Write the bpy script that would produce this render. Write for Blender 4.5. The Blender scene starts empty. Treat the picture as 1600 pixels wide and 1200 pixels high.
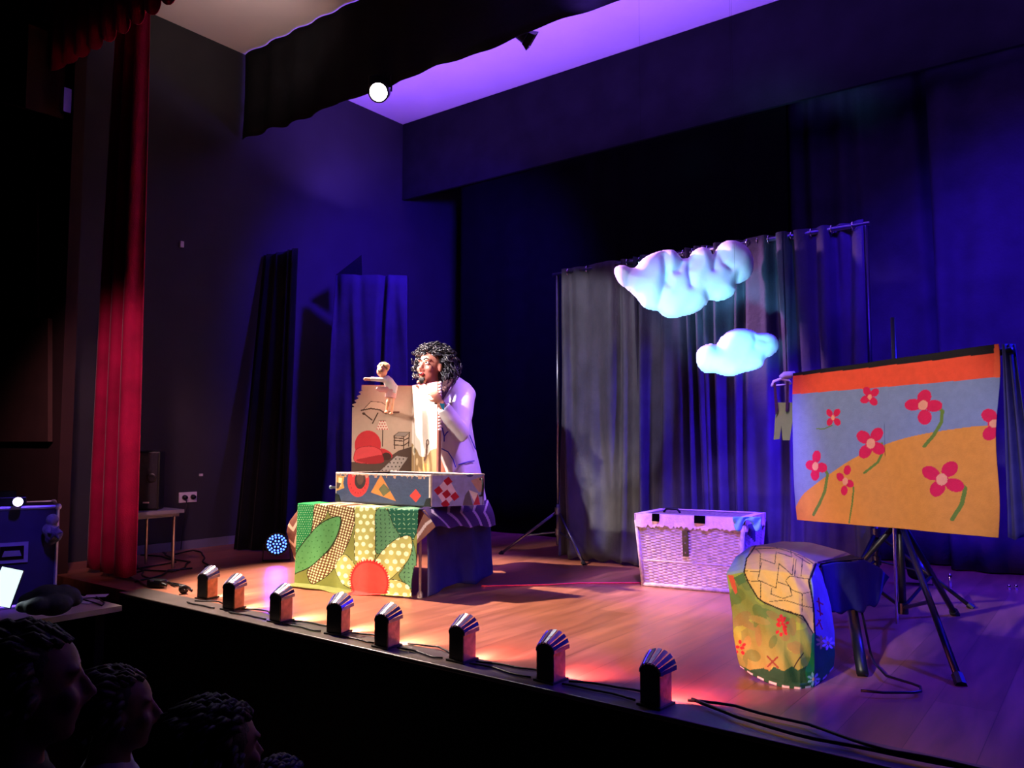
import bpy, bmesh, math, random
import numpy as np
from mathutils import Vector, Matrix
random.seed(7)
C = bpy.context.scene.collection
PI = math.pi

# ------------------------------------------------------------------ camera
FPX = 1250.0; YAW = math.radians(37.0); PITCH = math.atan(88/1250.0); EYE = 0.9
CAM = Vector((0, 0, EYE))
FW = Vector((-math.sin(YAW)*math.cos(PITCH), math.cos(YAW)*math.cos(PITCH), math.sin(PITCH)))
RT = Vector((math.cos(YAW), math.sin(YAW), 0)); UP = RT.cross(FW)
cd = bpy.data.cameras.new('camera'); cam = bpy.data.objects.new('camera', cd); C.objects.link(cam)
cd.sensor_width = 36; cd.lens = FPX*36/1600; cd.clip_start = 0.05
cam.matrix_world = Matrix(((RT.x, UP.x, -FW.x, CAM.x), (RT.y, UP.y, -FW.y, CAM.y), (RT.z, UP.z, -FW.z, CAM.z), (0, 0, 0, 1)))
bpy.context.scene.camera = cam

def ray(u, v): return FW*FPX + RT*(u-800) + UP*(600-v)
def FL(u, v, z=0.0):
    r = ray(u, v); return CAM + r*((z-EYE)/r.z)
def PX(u, v, x):
    r = ray(u, v); return CAM + r*(x/r.x)
def PY(u, v, y):
    r = ray(u, v); return CAM + r*(y/r.y)
def PW(u, v, w): return CAM + ray(u, v)*(w/FPX)

# ------------------------------------------------------------------ world, exposure, lights
vs = bpy.context.scene.view_settings
vs.view_transform = 'Standard'; vs.look = 'None'; vs.gamma = 1; vs.exposure = 0; vs.use_curve_mapping = False
wd = bpy.data.worlds.new('world'); bpy.context.scene.world = wd; wd.use_nodes = True
bg = wd.node_tree.nodes['Background']; bg.inputs[0].default_value = (0.35, 0.25, 1.0, 1); bg.inputs[1].default_value = 0.0012

def spot(name, loc, tgt, power, col, size=45, blend=0.3, rad=0.05):
    l = bpy.data.lights.new(name, 'SPOT'); l.energy = power; l.color = col
    l.spot_size = math.radians(size); l.spot_blend = blend; l.shadow_soft_size = rad
    o = bpy.data.objects.new(name, l); C.objects.link(o); o.location = loc
    o.rotation_euler = (Vector(tgt)-Vector(loc)).to_track_quat('-Z', 'Y').to_euler(); return o
def area(name, loc, tgt, power, col, sx, sy, spread=180):
    l = bpy.data.lights.new(name, 'AREA'); l.energy = power; l.color = col; l.shape = 'RECTANGLE'
    l.size = sx; l.size_y = sy; l.spread = math.radians(spread)
    o = bpy.data.objects.new(name, l); C.objects.link(o); o.location = loc
    o.rotation_euler = (Vector(tgt)-Vector(loc)).to_track_quat('-Z', 'Y').to_euler(); return o
WARM = (1.0, 0.80, 0.66); BLUE = (0.055, 0.012, 1.0); VIOL = (0.22, 0.085, 1.0)
# side boom on the left, behind the red curtain: lights puppet, performer, floor
spot('side_boom_light', (-5.35, 3.05, 3.35), (-3.72, 3.42, 0.3), 2500, (1, .76, .66), 47, 0.45, 0.05)
spot('performer_light', (-4.3, 1.0, 3.5), (-3.54, 4.1, 1.19), 1100, (1, .93, .88), 7.5, 0.5, 0.05)
spot('puppet_spot_light', (-5.2, 2.95, 2.9), (-3.62, 3.95, 1.12), 420, (1, .87, .76), 16, 0.5, 0.04)
# front-of-house lamps, cloud spots and an added cloud fill
spot('front_house_light', (-5.2, -3.0, 3.0), (-3.7, 3.5, 0.65), 2400, (1, .86, .74), 13, 0.6, 0.08)
spot('banner_front_light', (-2.8, -1.0, 2.6), (-0.92, 3.9, 0.93), 1100, (1, .86, .76), 14.5, 0.5, 0.08)
spot('chair_front_light', (-1.3, -0.6, 1.9), (-1.07, 3.05, 0.24), 620, (1, .91, .76), 10, 0.5, 0.06)
spot('curtain_wash_light', (-4.3, 0.2, 3.4), (-3.25, 5.2, 1.36), 950, (.80, .76, 1.0), 17, 0.2, 0.06)
spot('cloud_light', (-2.2, 3.1, 0.6), (-2.18, 4.68, 1.72), 430, (.18, .68, 1.0), 24, 0.6, 0.2)
spot('small_cloud_light', (-1.5, 3.2, 0.7), (-1.82, 4.68, 1.45), 430, (.17, .70, 1.0), 17, 0.5, 0.1)
spot('cloud_pink_light', (-4.4, 4.0, 2.7), (-2.2, 4.7, 1.88), 900, (.85, .40, .98), 24, 0.6, 0.1)
spot('cloud_fill_light', (-3.3, 1.4, 2.5), (-2.2, 4.7, 1.9), 220, (.80, .42, 1.0), 17, 0.7, 0.15)  # added fill that softens the cloud creases
# blue wash
area('blue_ceiling_fill_light', (-3.7, 5.2, 3.2), (-3.7, 5.2, 4.41), 105, VIOL, 4.6, 0.6, 160)  # added uplights for the ceiling, floating without a fixture
area('blue_ceiling_fill_light', (1.0, 5.2, 3.2), (1.0, 5.2, 4.41), 60, VIOL, 3.4, 0.6, 160)
area('violet_front_ceiling_light', (-2.6, 3.6, 3.55), (-2.2, 3.6, 4.41), 22, VIOL, 1.0, 0.3, 140)
spot('blue_left_wall_light', (-3.6, 4.5, 3.2), (-6.2, 6.6, 1.6), 1150, BLUE, 96, 0.9, 0.12)
spot('blue_back_right_light', (-0.6, 3.4, 3.3), (-0.3, 6.3, 1.3), 1300, BLUE, 66, 0.9, 0.2)
spot('blue_floor_light', (1.6, 5.4, 3.4), (-0.3, 4.5, 0.0), 2000, (.012, .008, 1), 60, 0.8, 0.1)
spot('blue_front_right_light', (0.9, 1.9, 2.8), (-0.95, 3.7, 0.35), 340, (.03, .012, 1), 30, 0.8, 0.08)
spot('violet_basket_light', (-1.4, 2.7, 3.0), (-2.0, 4.6, 0.2), 1100, (.28, .14, 1.0), 30, 0.6, 0.08)
spot('violet_coat_light', (-1.6, 3.6, 3.2), (-3.42, 4.3, 0.9), 560, (.42, .20, 1.0), 20, 0.6, 0.08)
spot('curtain_blue_light', (-2.2, 3.4, 3.3), (-1.75, 5.2, 0.5), 300, BLUE, 30, 0.9, 0.1)
spot('blue_low_light', (-1.12, 4.5, 1.1), (-2.0, 5.15, 0.75), 240, BLUE, 95, 0.9, 0.08)
spot('red_curtain_light', (-3.3, 1.3, 2.3), (-5.4, 2.7, 1.0), 190, (1, .45, .6), 38, 0.9, 0.1)
spot('ceiling_pink_light', (-4.9, 3.3, 3.55), (-5.5, 3.6, 4.41), 20, (1, .76, .70), 110, 0.9, 0.1)

# ------------------------------------------------------------------ mesh helpers
class MB:
    def __init__(s): s.v = []; s.f = []; s.m = []; s.col = None
    def add(s, vs_, fs, mi=0):
        b = len(s.v); s.v += [Vector(p) for p in vs_]
        for f in fs: s.f.append([b+i for i in f]); s.m.append(mi)
        return s
    def box(s, c, sz, rz=0, mi=0, tilt=None):
        hx, hy, hz = sz[0]/2, sz[1]/2, sz[2]/2
        R = Matrix.Rotation(rz, 3, 'Z')
        if tilt: R = R @ tilt
        p = [Vector(c)+R @ Vector((x*hx, y*hy, z*hz)) for x, y, z in
             ((-1,-1,-1),(1,-1,-1),(1,1,-1),(-1,1,-1),(-1,-1,1),(1,-1,1),(1,1,1),(-1,1,1))]
        return s.add(p, [(0,3,2,1),(4,5,6,7),(0,1,5,4),(1,2,6,5),(2,3,7,6),(3,0,4,7)], mi)
    def bb(s, a, b, mi=0):
        a = Vector(a); b = Vector(b); return s.box((a+b)/2, [abs(x) for x in (b-a)], 0, mi)
    def hexa(s, q, mi=0):  # q: 4 bottom + 4 top
        return s.add(q, [(0,3,2,1),(4,5,6,7),(0,1,5,4),(1,2,6,5),(2,3,7,6),(3,0,4,7)], mi)
    def plank(s, q, n, t, mi=0):  # quad thickened along n
        n = Vector(n).normalized()*t; q = [Vector(p) for p in q]
        return s.hexa(q+[p+n for p in q], mi)
    def tube(s, pts, r, n=8, mi=0, caps=True):
        pts = [Vector(p) for p in pts]; rs = r if isinstance(r, (list, tuple)) else [r]*len(pts)
        up = None; rings = []
        for i, p in enumerate(pts):
            t = (pts[min(i+1, len(pts)-1)]-pts[max(i-1, 0)]).normalized()
            if up is None:
                up = Vector((0,0,1)) if abs(t.z) < .9 else Vector((1,0,0))
            a = t.cross(up).normalized(); up = a.cross(t).normalized()
            rings.append([p+(a*math.cos(2*PI*k/n)+up*math.sin(2*PI*k/n))*rs[i] for k in range(n)])
        vs_ = [q for rg in rings for q in rg]; fs = []
        for i in range(len(pts)-1):
            for k in range(n):
                fs.append((i*n+k, i*n+(k+1)%n, (i+1)*n+(k+1)%n, (i+1)*n+k))
        if caps: fs += [tuple(range(n))[::-1], tuple((len(pts)-1)*n+k for k in range(n))]
        return s.add(vs_, fs, mi)
    def ell(s, c, r, R=None, nu=16, nv=10, mi=0, f=None):
        vs_ = []; c = Vector(c)
        if not isinstance(r, (list, tuple)): r = (r, r, r)
        for j in range(nv+1):
            th = PI*j/nv
            for i in range(nu):
                ph = 2*PI*i/nu
                d = Vector((math.sin(th)*math.cos(ph), math.sin(th)*math.sin(ph), math.cos(th)))
                p = Vector((d.x*r[0], d.y*r[1], d.z*r[2]))
                if f: p = f(p, d)
                if R: p = R @ p
                vs_.append(c+p)
        fs = [(j*nu+i, (j+1)*nu+i, (j+1)*nu+(i+1)%nu, j*nu+(i+1)%nu) for j in range(nv) for i in range(nu)]
        return s.add(vs_, fs, mi)
    def lathe(s, base, axis, prof, n=20, mi=0):
        axis = Vector(axis).normalized(); a = axis.orthogonal().normalized(); b = axis.cross(a); vs_ = []
        for h, r in prof:
            for k in range(n):
                vs_.append(Vector(base)+axis*h+(a*math.cos(2*PI*k/n)+b*math.sin(2*PI*k/n))*r)
        m = len(prof)
        fs = [(i*n+k, i*n+(k+1)%n, (i+1)*n+(k+1)%n, (i+1)*n+k) for i in range(m-1) for k in range(n)]
        fs += [tuple(range(n))[::-1], tuple((m-1)*n+k for k in range(n))]
        return s.add(vs_, fs, mi)
    def prism(s, poly, d, mi=0):  # poly: 3D points, extruded by vector d
        poly = [Vector(p) for p in poly]; d = Vector(d); n = len(poly)
        return s.add(poly+[p+d for p in poly], [tuple(range(n))[::-1], tuple(range(n, 2*n))]+[(i, (i+1)%n, n+(i+1)%n, n+i) for i in range(n)], mi)
    def grid(s, fn, nu, nv, mi=0, colfn=None, mask=None):
        U, V = np.meshgrid(np.linspace(0, 1, nu+1), np.linspace(0, 1, nv+1))
        b = len(s.v)
        s.v += [Vector(fn(float(u), float(v))) for u, v in zip(U.ravel(), V.ravel())]
        if colfn is not None:
            c = colfn(U.ravel(), V.ravel()); s.col = c if s.col is None else np.vstack([s.col, c])
        w = nu+1
        Mk = mask((U[:-1, :-1]+U[1:, 1:])/2, (V[:-1, :-1]+V[1:, 1:])/2) if mask else None
        for j in range(nv):
            for i in range(nu):
                if Mk is not None and not Mk[j, i]: continue
                s.f.append([b+j*w+i, b+j*w+i+1, b+(j+1)*w+i+1, b+(j+1)*w+i]); s.m.append(mi)
        return s
    def mesh(s, name, mats, off=Vector((0,0,0)), smooth=False):
        me = bpy.data.meshes.new(name); me.from_pydata([tuple(p-off) for p in s.v], [], s.f)
        for m in (mats if isinstance(mats, (list, tuple)) else [mats]): me.materials.append(m)
        if len(set(s.m)) > 1: me.polygons.foreach_set('material_index', s.m)
        if smooth: me.polygons.foreach_set('use_smooth', [True]*len(me.polygons))
        if s.col is not None:
            ca = me.color_attributes.new('paint', 'FLOAT_COLOR', 'POINT')
            a = np.ones((len(s.v), 4), dtype=np.float32); a[:len(s.col), :3] = s.col
            ca.data.foreach_set('color', a.ravel())
        me.update(); return me
    def build(s, name, mats, parent=None, smooth=False, solid=0, recalc=True, sharp=None):
        off = wloc(parent) if parent else None
        if off is None:
            xs = [p.x for p in s.v]; ys = [p.y for p in s.v]; zs = [p.z for p in s.v]
            off = Vector(((min(xs)+max(xs))/2, (min(ys)+max(ys))/2, min(zs)))
        me = s.mesh(name, mats, off, smooth)
        if recalc and s.col is None:
            bm = bmesh.new(); bm.from_mesh(me); bmesh.ops.recalc_face_normals(bm, faces=bm.faces); bm.to_mesh(me); bm.free()
        if sharp: me.set_sharp_from_angle(angle=math.radians(sharp))
        o = bpy.data.objects.new(name, me); C.objects.link(o)
        if parent: o.parent = parent
        else: o.location = off
        if solid:
            md = o.modifiers.new('solid', 'SOLIDIFY'); md.thickness = solid; md.offset = 0
        return o
def wloc(o):
    v = Vector((0,0,0))
    while o: v += o.location; o = o.parent
    return v
def bevel(o, w=0.004, seg=2):
    m = o.modifiers.new('bevel', 'BEVEL'); m.width = w; m.segments = seg; m.limit_method = 'ANGLE'; return o
def remesh(o, vox, smooth=4, sub=0, dec=None):
    m = o.modifiers.new('r', 'REMESH'); m.mode = 'VOXEL'; m.voxel_size = vox; m.use_smooth_shade = True
    if smooth:
        k = o.modifiers.new('s', 'SMOOTH'); k.iterations = smooth; k.factor = 0.5
    dg = bpy.context.evaluated_depsgraph_get(); dg.update()
    me = bpy.data.meshes.new_from_object(o.evaluated_get(dg)); o.modifiers.clear()
    old = o.data; o.data = me; me.name = old.name; return o
def thing(name, loc, label, cat, group=None):
    o = bpy.data.objects.new(name, None); C.objects.link(o); o.location = loc; o.empty_display_size = .05
    return tag(o, label, cat, group)
def tag(o, label, cat, group=None, kind=None):
    o['label'] = label; o['category'] = cat
    if group: o['group'] = group
    if kind: o['kind'] = kind
    return o
def struct(o): o['kind'] = 'structure'; return o

# ------------------------------------------------------------------ materials
def lin(c):
    return tuple(((x/255)/12.92 if x/255 <= .04045 else ((x/255+.055)/1.055)**2.4) for x in c)
def mat(name, rgb, rough=.7, var=.15, scale=12, bump=0, bscale=60, metal=0, sheen=0, emit=None, estr=0, attr=False, coat=0, spec=.4, stretch=(1,1,1)):
    m = bpy.data.materials.new(name); m.use_nodes = True; nt = m.node_tree; N = nt.nodes; L = nt.links
    b = N['Principled BSDF']; b.inputs['Roughness'].default_value = rough; b.inputs['Metallic'].default_value = metal
    b.inputs['Specular IOR Level'].default_value = spec
    if coat: b.inputs['Coat Weight'].default_value = coat
    if sheen: b.inputs['Sheen Weight'].default_value = sheen; b.inputs['Sheen Roughness'].default_value = .4
    tc = N.new('ShaderNodeTexCoord'); mp = N.new('ShaderNodeMapping'); mp.inputs['Scale'].default_value = stretch
    L.new(tc.outputs['Object'], mp.inputs[0])
    ns = N.new('ShaderNodeTexNoise'); ns.inputs['Scale'].default_value = scale; ns.inputs['Detail'].default_value = 5
    L.new(mp.outputs[0], ns.inputs['Vector'])
    mx = N.new('ShaderNodeMix'); mx.data_type = 'RGBA'; mx.blend_type = 'MULTIPLY'; mx.inputs[0].default_value = 1
    rp = N.new('ShaderNodeMapRange'); rp.inputs['From Min'].default_value = .3; rp.inputs['From Max'].default_value = .7
    rp.inputs['To Min'].default_value = 1-var; rp.inputs['To Max'].default_value = 1+var*.3
    L.new(ns.outputs['Fac'], rp.inputs['Value']); L.new(rp.outputs[0], mx.inputs[7])
    if attr:
        at = N.new('ShaderNodeAttribute'); at.attribute_name = 'paint'; L.new(at.outputs['Color'], mx.inputs[6])
    else: mx.inputs[6].default_value = (*lin(rgb), 1)
    L.new(mx.outputs[2], b.inputs['Base Color'])
    if bump:
        n2 = N.new('ShaderNodeTexNoise'); n2.inputs['Scale'].default_value = bscale; n2.inputs['Detail'].default_value = 3
        L.new(mp.outputs[0], n2.inputs['Vector'])
        bp = N.new('ShaderNodeBump'); bp.inputs['Strength'].default_value = bump; bp.inputs['Distance'].default_value = .01
        L.new(n2.outputs['Fac'], bp.inputs['Height']); L.new(bp.outputs[0], b.inputs['Normal'])
    if emit:
        b.inputs['Emission Color'].default_value = (*lin(emit), 1); b.inputs['Emission Strength'].default_value = estr
    return m
M = dict(
    wall=mat('black_wall_paint', (46, 46, 50), .75, .2, 3),
    ceil=mat('white_ceiling_paint', (215, 205, 205), .85, .05, 2),
    velvet=mat('black_stage_velvet', (20, 20, 24), .95, .3, 8, .3, 90, sheen=.1, spec=.1),
    border=mat('dark_border_cloth', (32, 32, 36), .95, .3, 4, .3, 40, spec=.1),
    bluedrape=mat('blue_black_drape', (62, 58, 72), .9, .3, 5, .3, 50, spec=.15),
    red=mat('crimson_velvet', (165, 6, 62), .8, .3, 6, .3, 120, sheen=.2, spec=.2),
    greyvelvet=mat('crushed_grey_velvet', (76, 74, 80), .62, .5, 5, .6, 22, sheen=.15, spec=.3, stretch=(1,1,.6)),
    metal=mat('brushed_steel', (170, 170, 178), .3, .1, 20, metal=1),
    chrome=mat('chrome', (225, 225, 230), .12, .05, 20, metal=1),
    blackmetal=mat('black_powder_metal', (22, 22, 25), .4, .2, 30, .1),
    blackplastic=mat('black_plastic', (16, 16, 18), .38, .2, 30, .1),
    rubber=mat('black_rubber', (12, 12, 12), .55, .2, 40),
    copper=mat('worn_copper_tin', (200, 140, 115), .38, .45, 30, .2, 60, metal=.55),
    tin=mat('bluish_tin_strip', (165, 165, 180), .3, .25, 40, .1, metal=.85),
    hall=mat('dark_brown_hall_wall', (58, 34, 32), .85, .3, 3),
    hallred=mat('dark_red_hall_cloth', (48, 10, 16), .9, .3, 3),
    panel=mat('brown_acoustic_board', (78, 52, 44), .85, .2, 5),
    white=mat('white_plastic', (220, 215, 215), .4, .05, 10),
    grey=mat('light_grey_laminate', (112, 112, 126), .45, .1, 6),
    beige=mat('beige_board', (190, 175, 155), .5, .2, 5),
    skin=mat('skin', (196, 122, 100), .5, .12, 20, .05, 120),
    shaded_skin=mat('skin_darkened_for_hall', (112, 76, 70), .6, .12, 20),  # darkness of the hall put into the skin colour
    lips=mat('lips', (170, 40, 45), .4, .1, 20),
    eye=mat('eye_white', (225, 220, 215), .2, .02, 20),
    iris=mat('dark_iris', (25, 15, 12), .15, .05, 20),
    hair=mat('curly_black_hair', (66, 62, 66), .42, .5, 80, .3, 150, spec=.6),
    darkhair=mat('dark_hair', (12, 9, 9), .6, .4, 60, .3, 120),
    coat=mat('white_lab_coat_cotton', (232, 224, 226), .8, .06, 8, .35, 18),
    trousers=mat('navy_trousers', (22, 20, 40), .85, .2, 8),
    scarf=mat('brown_braid', (70, 36, 40), .8, .4, 70, .3, 80),
    turq=mat('turquoise_cloth', (20, 130, 170), .7, .1, 20),
    bluecloth=mat('blue_ink_print', (60, 55, 180), .8, .1, 20),
    navycloth=mat('navy_cloth', (52, 50, 96), .85, .25, 8, .5, 16),
    painted=mat('painted_fabric', (255,255,255), .8, .10, 30, .15, 160, attr=True, spec=.2),
    lacquer=mat('painted_wood', (255,255,255), .5, .18, 30, .12, 80, attr=True),
    painted_board=mat('painted_board', (255,255,255), .7, .06, 30, attr=True),
    browncloth=mat('brown_cotton', (120, 76, 62), .85, .2, 10, .2, 40),
    wicker=mat('whitewashed_wicker', (196, 172, 176), .6, .4, 40, .3, 160),
    lidcloth=mat('pink_lace_trim', (232, 196, 208), .75, .15, 30, .3, 60),
    lidtop=mat('tan_rattan_lid', (150, 125, 105), .7, .5, 50, .5, 70),
    cloud=mat('white_cloud_fabric', (236, 234, 240), .85, .03, 6, .3, 14),
    cable=mat('black_cable', (14, 14, 15), .4, .1, 30),
    redcable=mat('pink_cord', (225, 50, 85), .6, .1, 30),
    doll=mat('doll_skin', (235, 170, 135), .5, .05, 30),
    dollhair=mat('doll_blond_curls', (235, 190, 140), .7, .3, 60, .3, 120),
    dollcloth=mat('doll_white_shirt', (238, 228, 222), .8, .08, 30, .2, 50),
    dollpink=mat('doll_pink_trousers', (205, 150, 150), .8, .15, 30, .2, 50),
    green=mat('olive_green_felt', (140, 165, 60), .85, .1, 30),
    whitecloth=mat('white_scarf_cloth', (215, 205, 215), .8, .1, 20),
    fur=mat('dark_bag_cloth', (34, 36, 46), .8, .3, 10, .4, 30),
    plush=mat('grey_plush', (110, 108, 112), .9, .4, 40, .4, 60),
    tape=mat('gaffer_black', (8, 8, 8), 1.0, .1, 30, spec=0),
    paper=mat('paper', (210, 205, 200), .7, .03, 20),
    led=mat('blue_led', (60, 90, 255), .3, .02, 20, emit=(70, 110, 255), estr=6),
    lampglow=mat('lamp_lens_lit', (255, 250, 235), .3, .02, 20, emit=(255, 252, 245), estr=60),
    warmglow=mat('warm_bulb', (255, 200, 140), .3, .02, 20, emit=(255, 190, 120), estr=12),
    projglow=mat('projector_lens_lit', (230, 210, 255), .3, .02, 20, emit=(225, 215, 255), estr=6),
    screen=mat('lit_screen', (235, 250, 255), .3, .02, 20, emit=(228, 250, 255), estr=1.15),
)
def wood_floor():
    m = bpy.data.materials.new('laminate_stage_floor'); m.use_nodes = True; nt = m.node_tree; N = nt.nodes; L = nt.links
    b = N['Principled BSDF']; tc = N.new('ShaderNodeTexCoord'); mp = N.new('ShaderNodeMapping')
    mp.inputs['Rotation'].default_value = (0, 0, PI/2); L.new(tc.outputs['Object'], mp.inputs[0])
    br = N.new('ShaderNodeTexBrick'); br.inputs['Scale'].default_value = 1; br.inputs['Brick Width'].default_value = 1.2
    br.inputs['Row Height'].default_value = .19; br.inputs['Mortar Size'].default_value = .0012; br.inputs['Mortar Smooth'].default_value = .3
    br.inputs['Color1'].default_value = (*lin((150, 92, 66)), 1); br.inputs['Color2'].default_value = (*lin((172, 108, 80)), 1)
    br.inputs['Mortar'].default_value = (*lin((95, 50, 36)), 1); L.new(mp.outputs[0], br.inputs['Vector'])
    m2 = N.new('ShaderNodeMapping'); m2.inputs['Scale'].default_value = (9, 1.1, 1); L.new(tc.outputs['Object'], m2.inputs[0])
    ns = N.new('ShaderNodeTexNoise'); ns.inputs['Scale'].default_value = 2.2; ns.inputs['Detail'].default_value = 7; ns.inputs['Distortion'].default_value = .6
    L.new(m2.outputs[0], ns.inputs['Vector'])
    rp = N.new('ShaderNodeMapRange'); rp.inputs['From Min'].default_value = .3; rp.inputs['From Max'].default_value = .7
    rp.inputs['To Min'].default_value = .68; rp.inputs['To Max'].default_value = 1.12; L.new(ns.outputs['Fac'], rp.inputs['Value'])
    mx = N.new('ShaderNodeMix'); mx.data_type = 'RGBA'; mx.blend_type = 'MULTIPLY'; mx.inputs[0].default_value = 1
    L.new(br.outputs['Color'], mx.inputs[6]); L.new(rp.outputs[0], mx.inputs[7]); L.new(mx.outputs[2], b.inputs['Base Color'])
    r2 = N.new('ShaderNodeMapRange'); r2.inputs['To Min'].default_value = .24; r2.inputs['To Max'].default_value = .38
    L.new(ns.outputs['Fac'], r2.inputs['Value']); L.new(r2.outputs[0], b.inputs['Roughness'])
    b.inputs['Specular IOR Level'].default_value = .55
    return m
M['floor'] = wood_floor()

# ------------------------------------------------------------------ paint helpers (patterns on cloth and boards)
def bil(q, U, V):  # q: TL,TR,BR,BL in drawing px ; V=1 top
    (ax, ay), (bx, by), (cx, cy), (dx, dy) = q
    x = (ax*(1-U)+bx*U)*V+(dx*(1-U)+cx*U)*(1-V); y = (ay*(1-U)+by*U)*V+(dy*(1-U)+cy*U)*(1-V); return x, y
class Paint:
    def __init__(s, x, y, base): s.x = x; s.y = y; s.c = np.tile(np.array(lin(base)), (len(x), 1))
    def put(s, m, rgb): s.c[m] = lin(rgb)
    def inpoly(s, p):
        m = np.zeros(len(s.x), bool); n = len(p)
        for i in range(n):
            x1, y1 = p[i]; x2, y2 = p[(i+1) % n]
            if y1 == y2: continue
            m ^= ((s.y < y1) != (s.y < y2)) & (s.x < (x2-x1)*(s.y-y1)/(y2-y1)+x1)
        return m
    def poly(s, p, rgb, line=None, w=4):
        m = s.inpoly(p); s.put(m, rgb)
        if line: s.line(list(p)+[p[0]], line, w)
        return m
    def ell(s, cx, cy, rx, ry, rgb, a=0):
        ca, sa = math.cos(a), math.sin(a); dx = s.x-cx; dy = s.y-cy
        m = ((dx*ca+dy*sa)/rx)**2+((-dx*sa+dy*ca)/ry)**2 < 1; s.put(m, rgb); return m
    def dist(s, p, q):
        px, py = p; qx, qy = q; vx, vy = qx-px, qy-py
        t = np.clip(((s.x-px)*vx+(s.y-py)*vy)/(vx*vx+vy*vy+1e-9), 0, 1)
        return np.hypot(s.x-px-t*vx, s.y-py-t*vy)
    def line(s, pts, rgb, w=4):
        for a, b in zip(pts[:-1], pts[1:]): s.put(s.dist(a, b) < w/2, rgb)
    def dots(s, m, sp, r, rgb, jit=0, seed=1, sh=.5):
        j = np.floor(s.y/sp); ox = (j % 2)*sp*sh; i = np.floor((s.x-ox)/sp)
        h = lambda k: np.modf(np.abs(np.sin(i*12.99+j*78.23+k*37.7+seed)*43758.5))[0]-.5
        cx = (i+.5)*sp+ox+h(1)*jit; cy = (j+.5)*sp+h(2)*jit
        s.put(m & (np.hypot(s.x-cx, s.y-cy) < r), rgb)
    def ticks(s, m, sp, L_, w, rgb, seed=1):
        j = np.floor(s.y/sp); i = np.floor(s.x/sp)
        h = np.modf(np.abs(np.sin(i*12.99+j*78.23+seed)*43758.5))[0]*PI
        dx = s.x-(i+.5)*sp; dy = s.y-(j+.5)*sp; a = dx*np.cos(h)+dy*np.sin(h); b = -dx*np.sin(h)+dy*np.cos(h)
        s.put(m & (np.abs(a) < L_/2) & (np.abs(b) < w/2), rgb)
def smoothpoly(p, n=6):
    out = []; k = len(p)
    for i in range(k):
        p0, p1, p2, p3 = (np.array(p[(i+d) % k], float) for d in (-1, 0, 1, 2))
        for t in np.linspace(0, 1, n, endpoint=False):
            out.append(tuple(.5*((2*p1)+(-p0+p2)*t+(2*p0-5*p1+4*p2-p3)*t*t+(-p0+3*p1-3*p2+p3)*t**3)))
    return out

# ------------------------------------------------------------------ the setting
XL = -6.2; HC = 4.41; XR = 3.6
bx = lambda a, b, mi=0: MB().bb(a, b, mi)
struct(bx((XL, 2.5, -.08), (XR, 7.4, 0)).build('floor', M['floor']))
struct(bx((-9.5, -3.5, -1.03), (XR, 2.44, -.95)).build('floor_hall', M['hall']))
struct(bx((XL-.12, 2.6, -.08), (XL, 7.4, HC)).build('wall_left', M['wall']))
struct(bx((XL, 7.4, -.08), (XR, 7.52, HC)).build('wall_back', M['wall']))
struct(bx((XR, 2.5, -.95), (XR+.12, 7.5, HC)).build('wall_right', M['wall']))
struct(bx((XL-.12, 2.5, HC), (XR+.12, 7.52, HC+.1)).build('ceiling', M['ceil']))
struct(bx((-4.74, 2.44, -.95), (XR, 2.5, -.012)).build('wall_stage_front', M['velvet']))
nose = mat('stage_nosing_strip', (88, 78, 72), .32, .3, 8, spec=.5)
struct(bevel(bx((-4.74, 2.43, -.012), (XR, 2.60, .006)).build('trim_1', nose)))
struct(bx((-9.5, 2.5, -.95), (-5.72, 2.58, 5.2)).build('wall_proscenium', M['hall']))
struct(bx((-5.72, 2.5, -.95), (-4.76, 2.56, -.012)).build('wall_stage_corner', M['velvet']))
struct(bx((-9.5, -3.5, -.95), (-9.38, 2.5, 5.2)).build('wall_hall_left', M['hall']))
sof = MB(); sof.prism([PY(-60, 145, 2.5), PY(100, 187, 2.5), PY(104, 60, 2.5), PY(-60, 40, 2.5)], (0, -.25, 0))
struct(sof.build('trim_2', M['panel']))
struct(bx((XL, 3.1, 0), (XL+.018, 4.2, .07)).build('baseboard_left', M['grey']))

# ------------------------------------------------------------------ drapes
def drape(name, tl, tr, bl, br, mt, folds=8, amp=.04, nv=24, nu=None, solid=.006, seed=0, flare=0.4, parent=None, wob=.25, hem=None):
    tl, tr, bl, br = map(Vector, (tl, tr, bl, br)); rd = random.Random(seed)
    n = (tr-tl).cross(Vector((0,0,-1))).normalized(); nu = nu or folds*10
    ph = [rd.uniform(0, 6.28) for _ in range(6)]
    def fn(u, v):
        p = (bl*(1-u)+br*u)*(1-v)+(tl*(1-u)+tr*u)*v
        g = u*folds+.35*math.sin(u*7+ph[0])+.2*math.sin(u*17+ph[1])+wob*.4*math.sin(v*3+ph[2]+u*5)
        a = amp*(.65+.35*math.sin(u*9+ph[3]))*(1+flare*(1-v))
        s_ = math.sin(2*PI*g); s_ = math.copysign(abs(s_)**.8, s_)
        z = hem(u) if (hem and v == 0) else 0
        return p+n*(a*s_)+Vector((0, 0, z))
    mb = MB().grid(fn, nu, nv)
    return mb.build(name, mt, parent, smooth=True, solid=solid)
def zhem(a, f): return lambda u: a*math.sin(u*f)+a*.6*math.sin(u*f*2.7+1)

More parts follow.
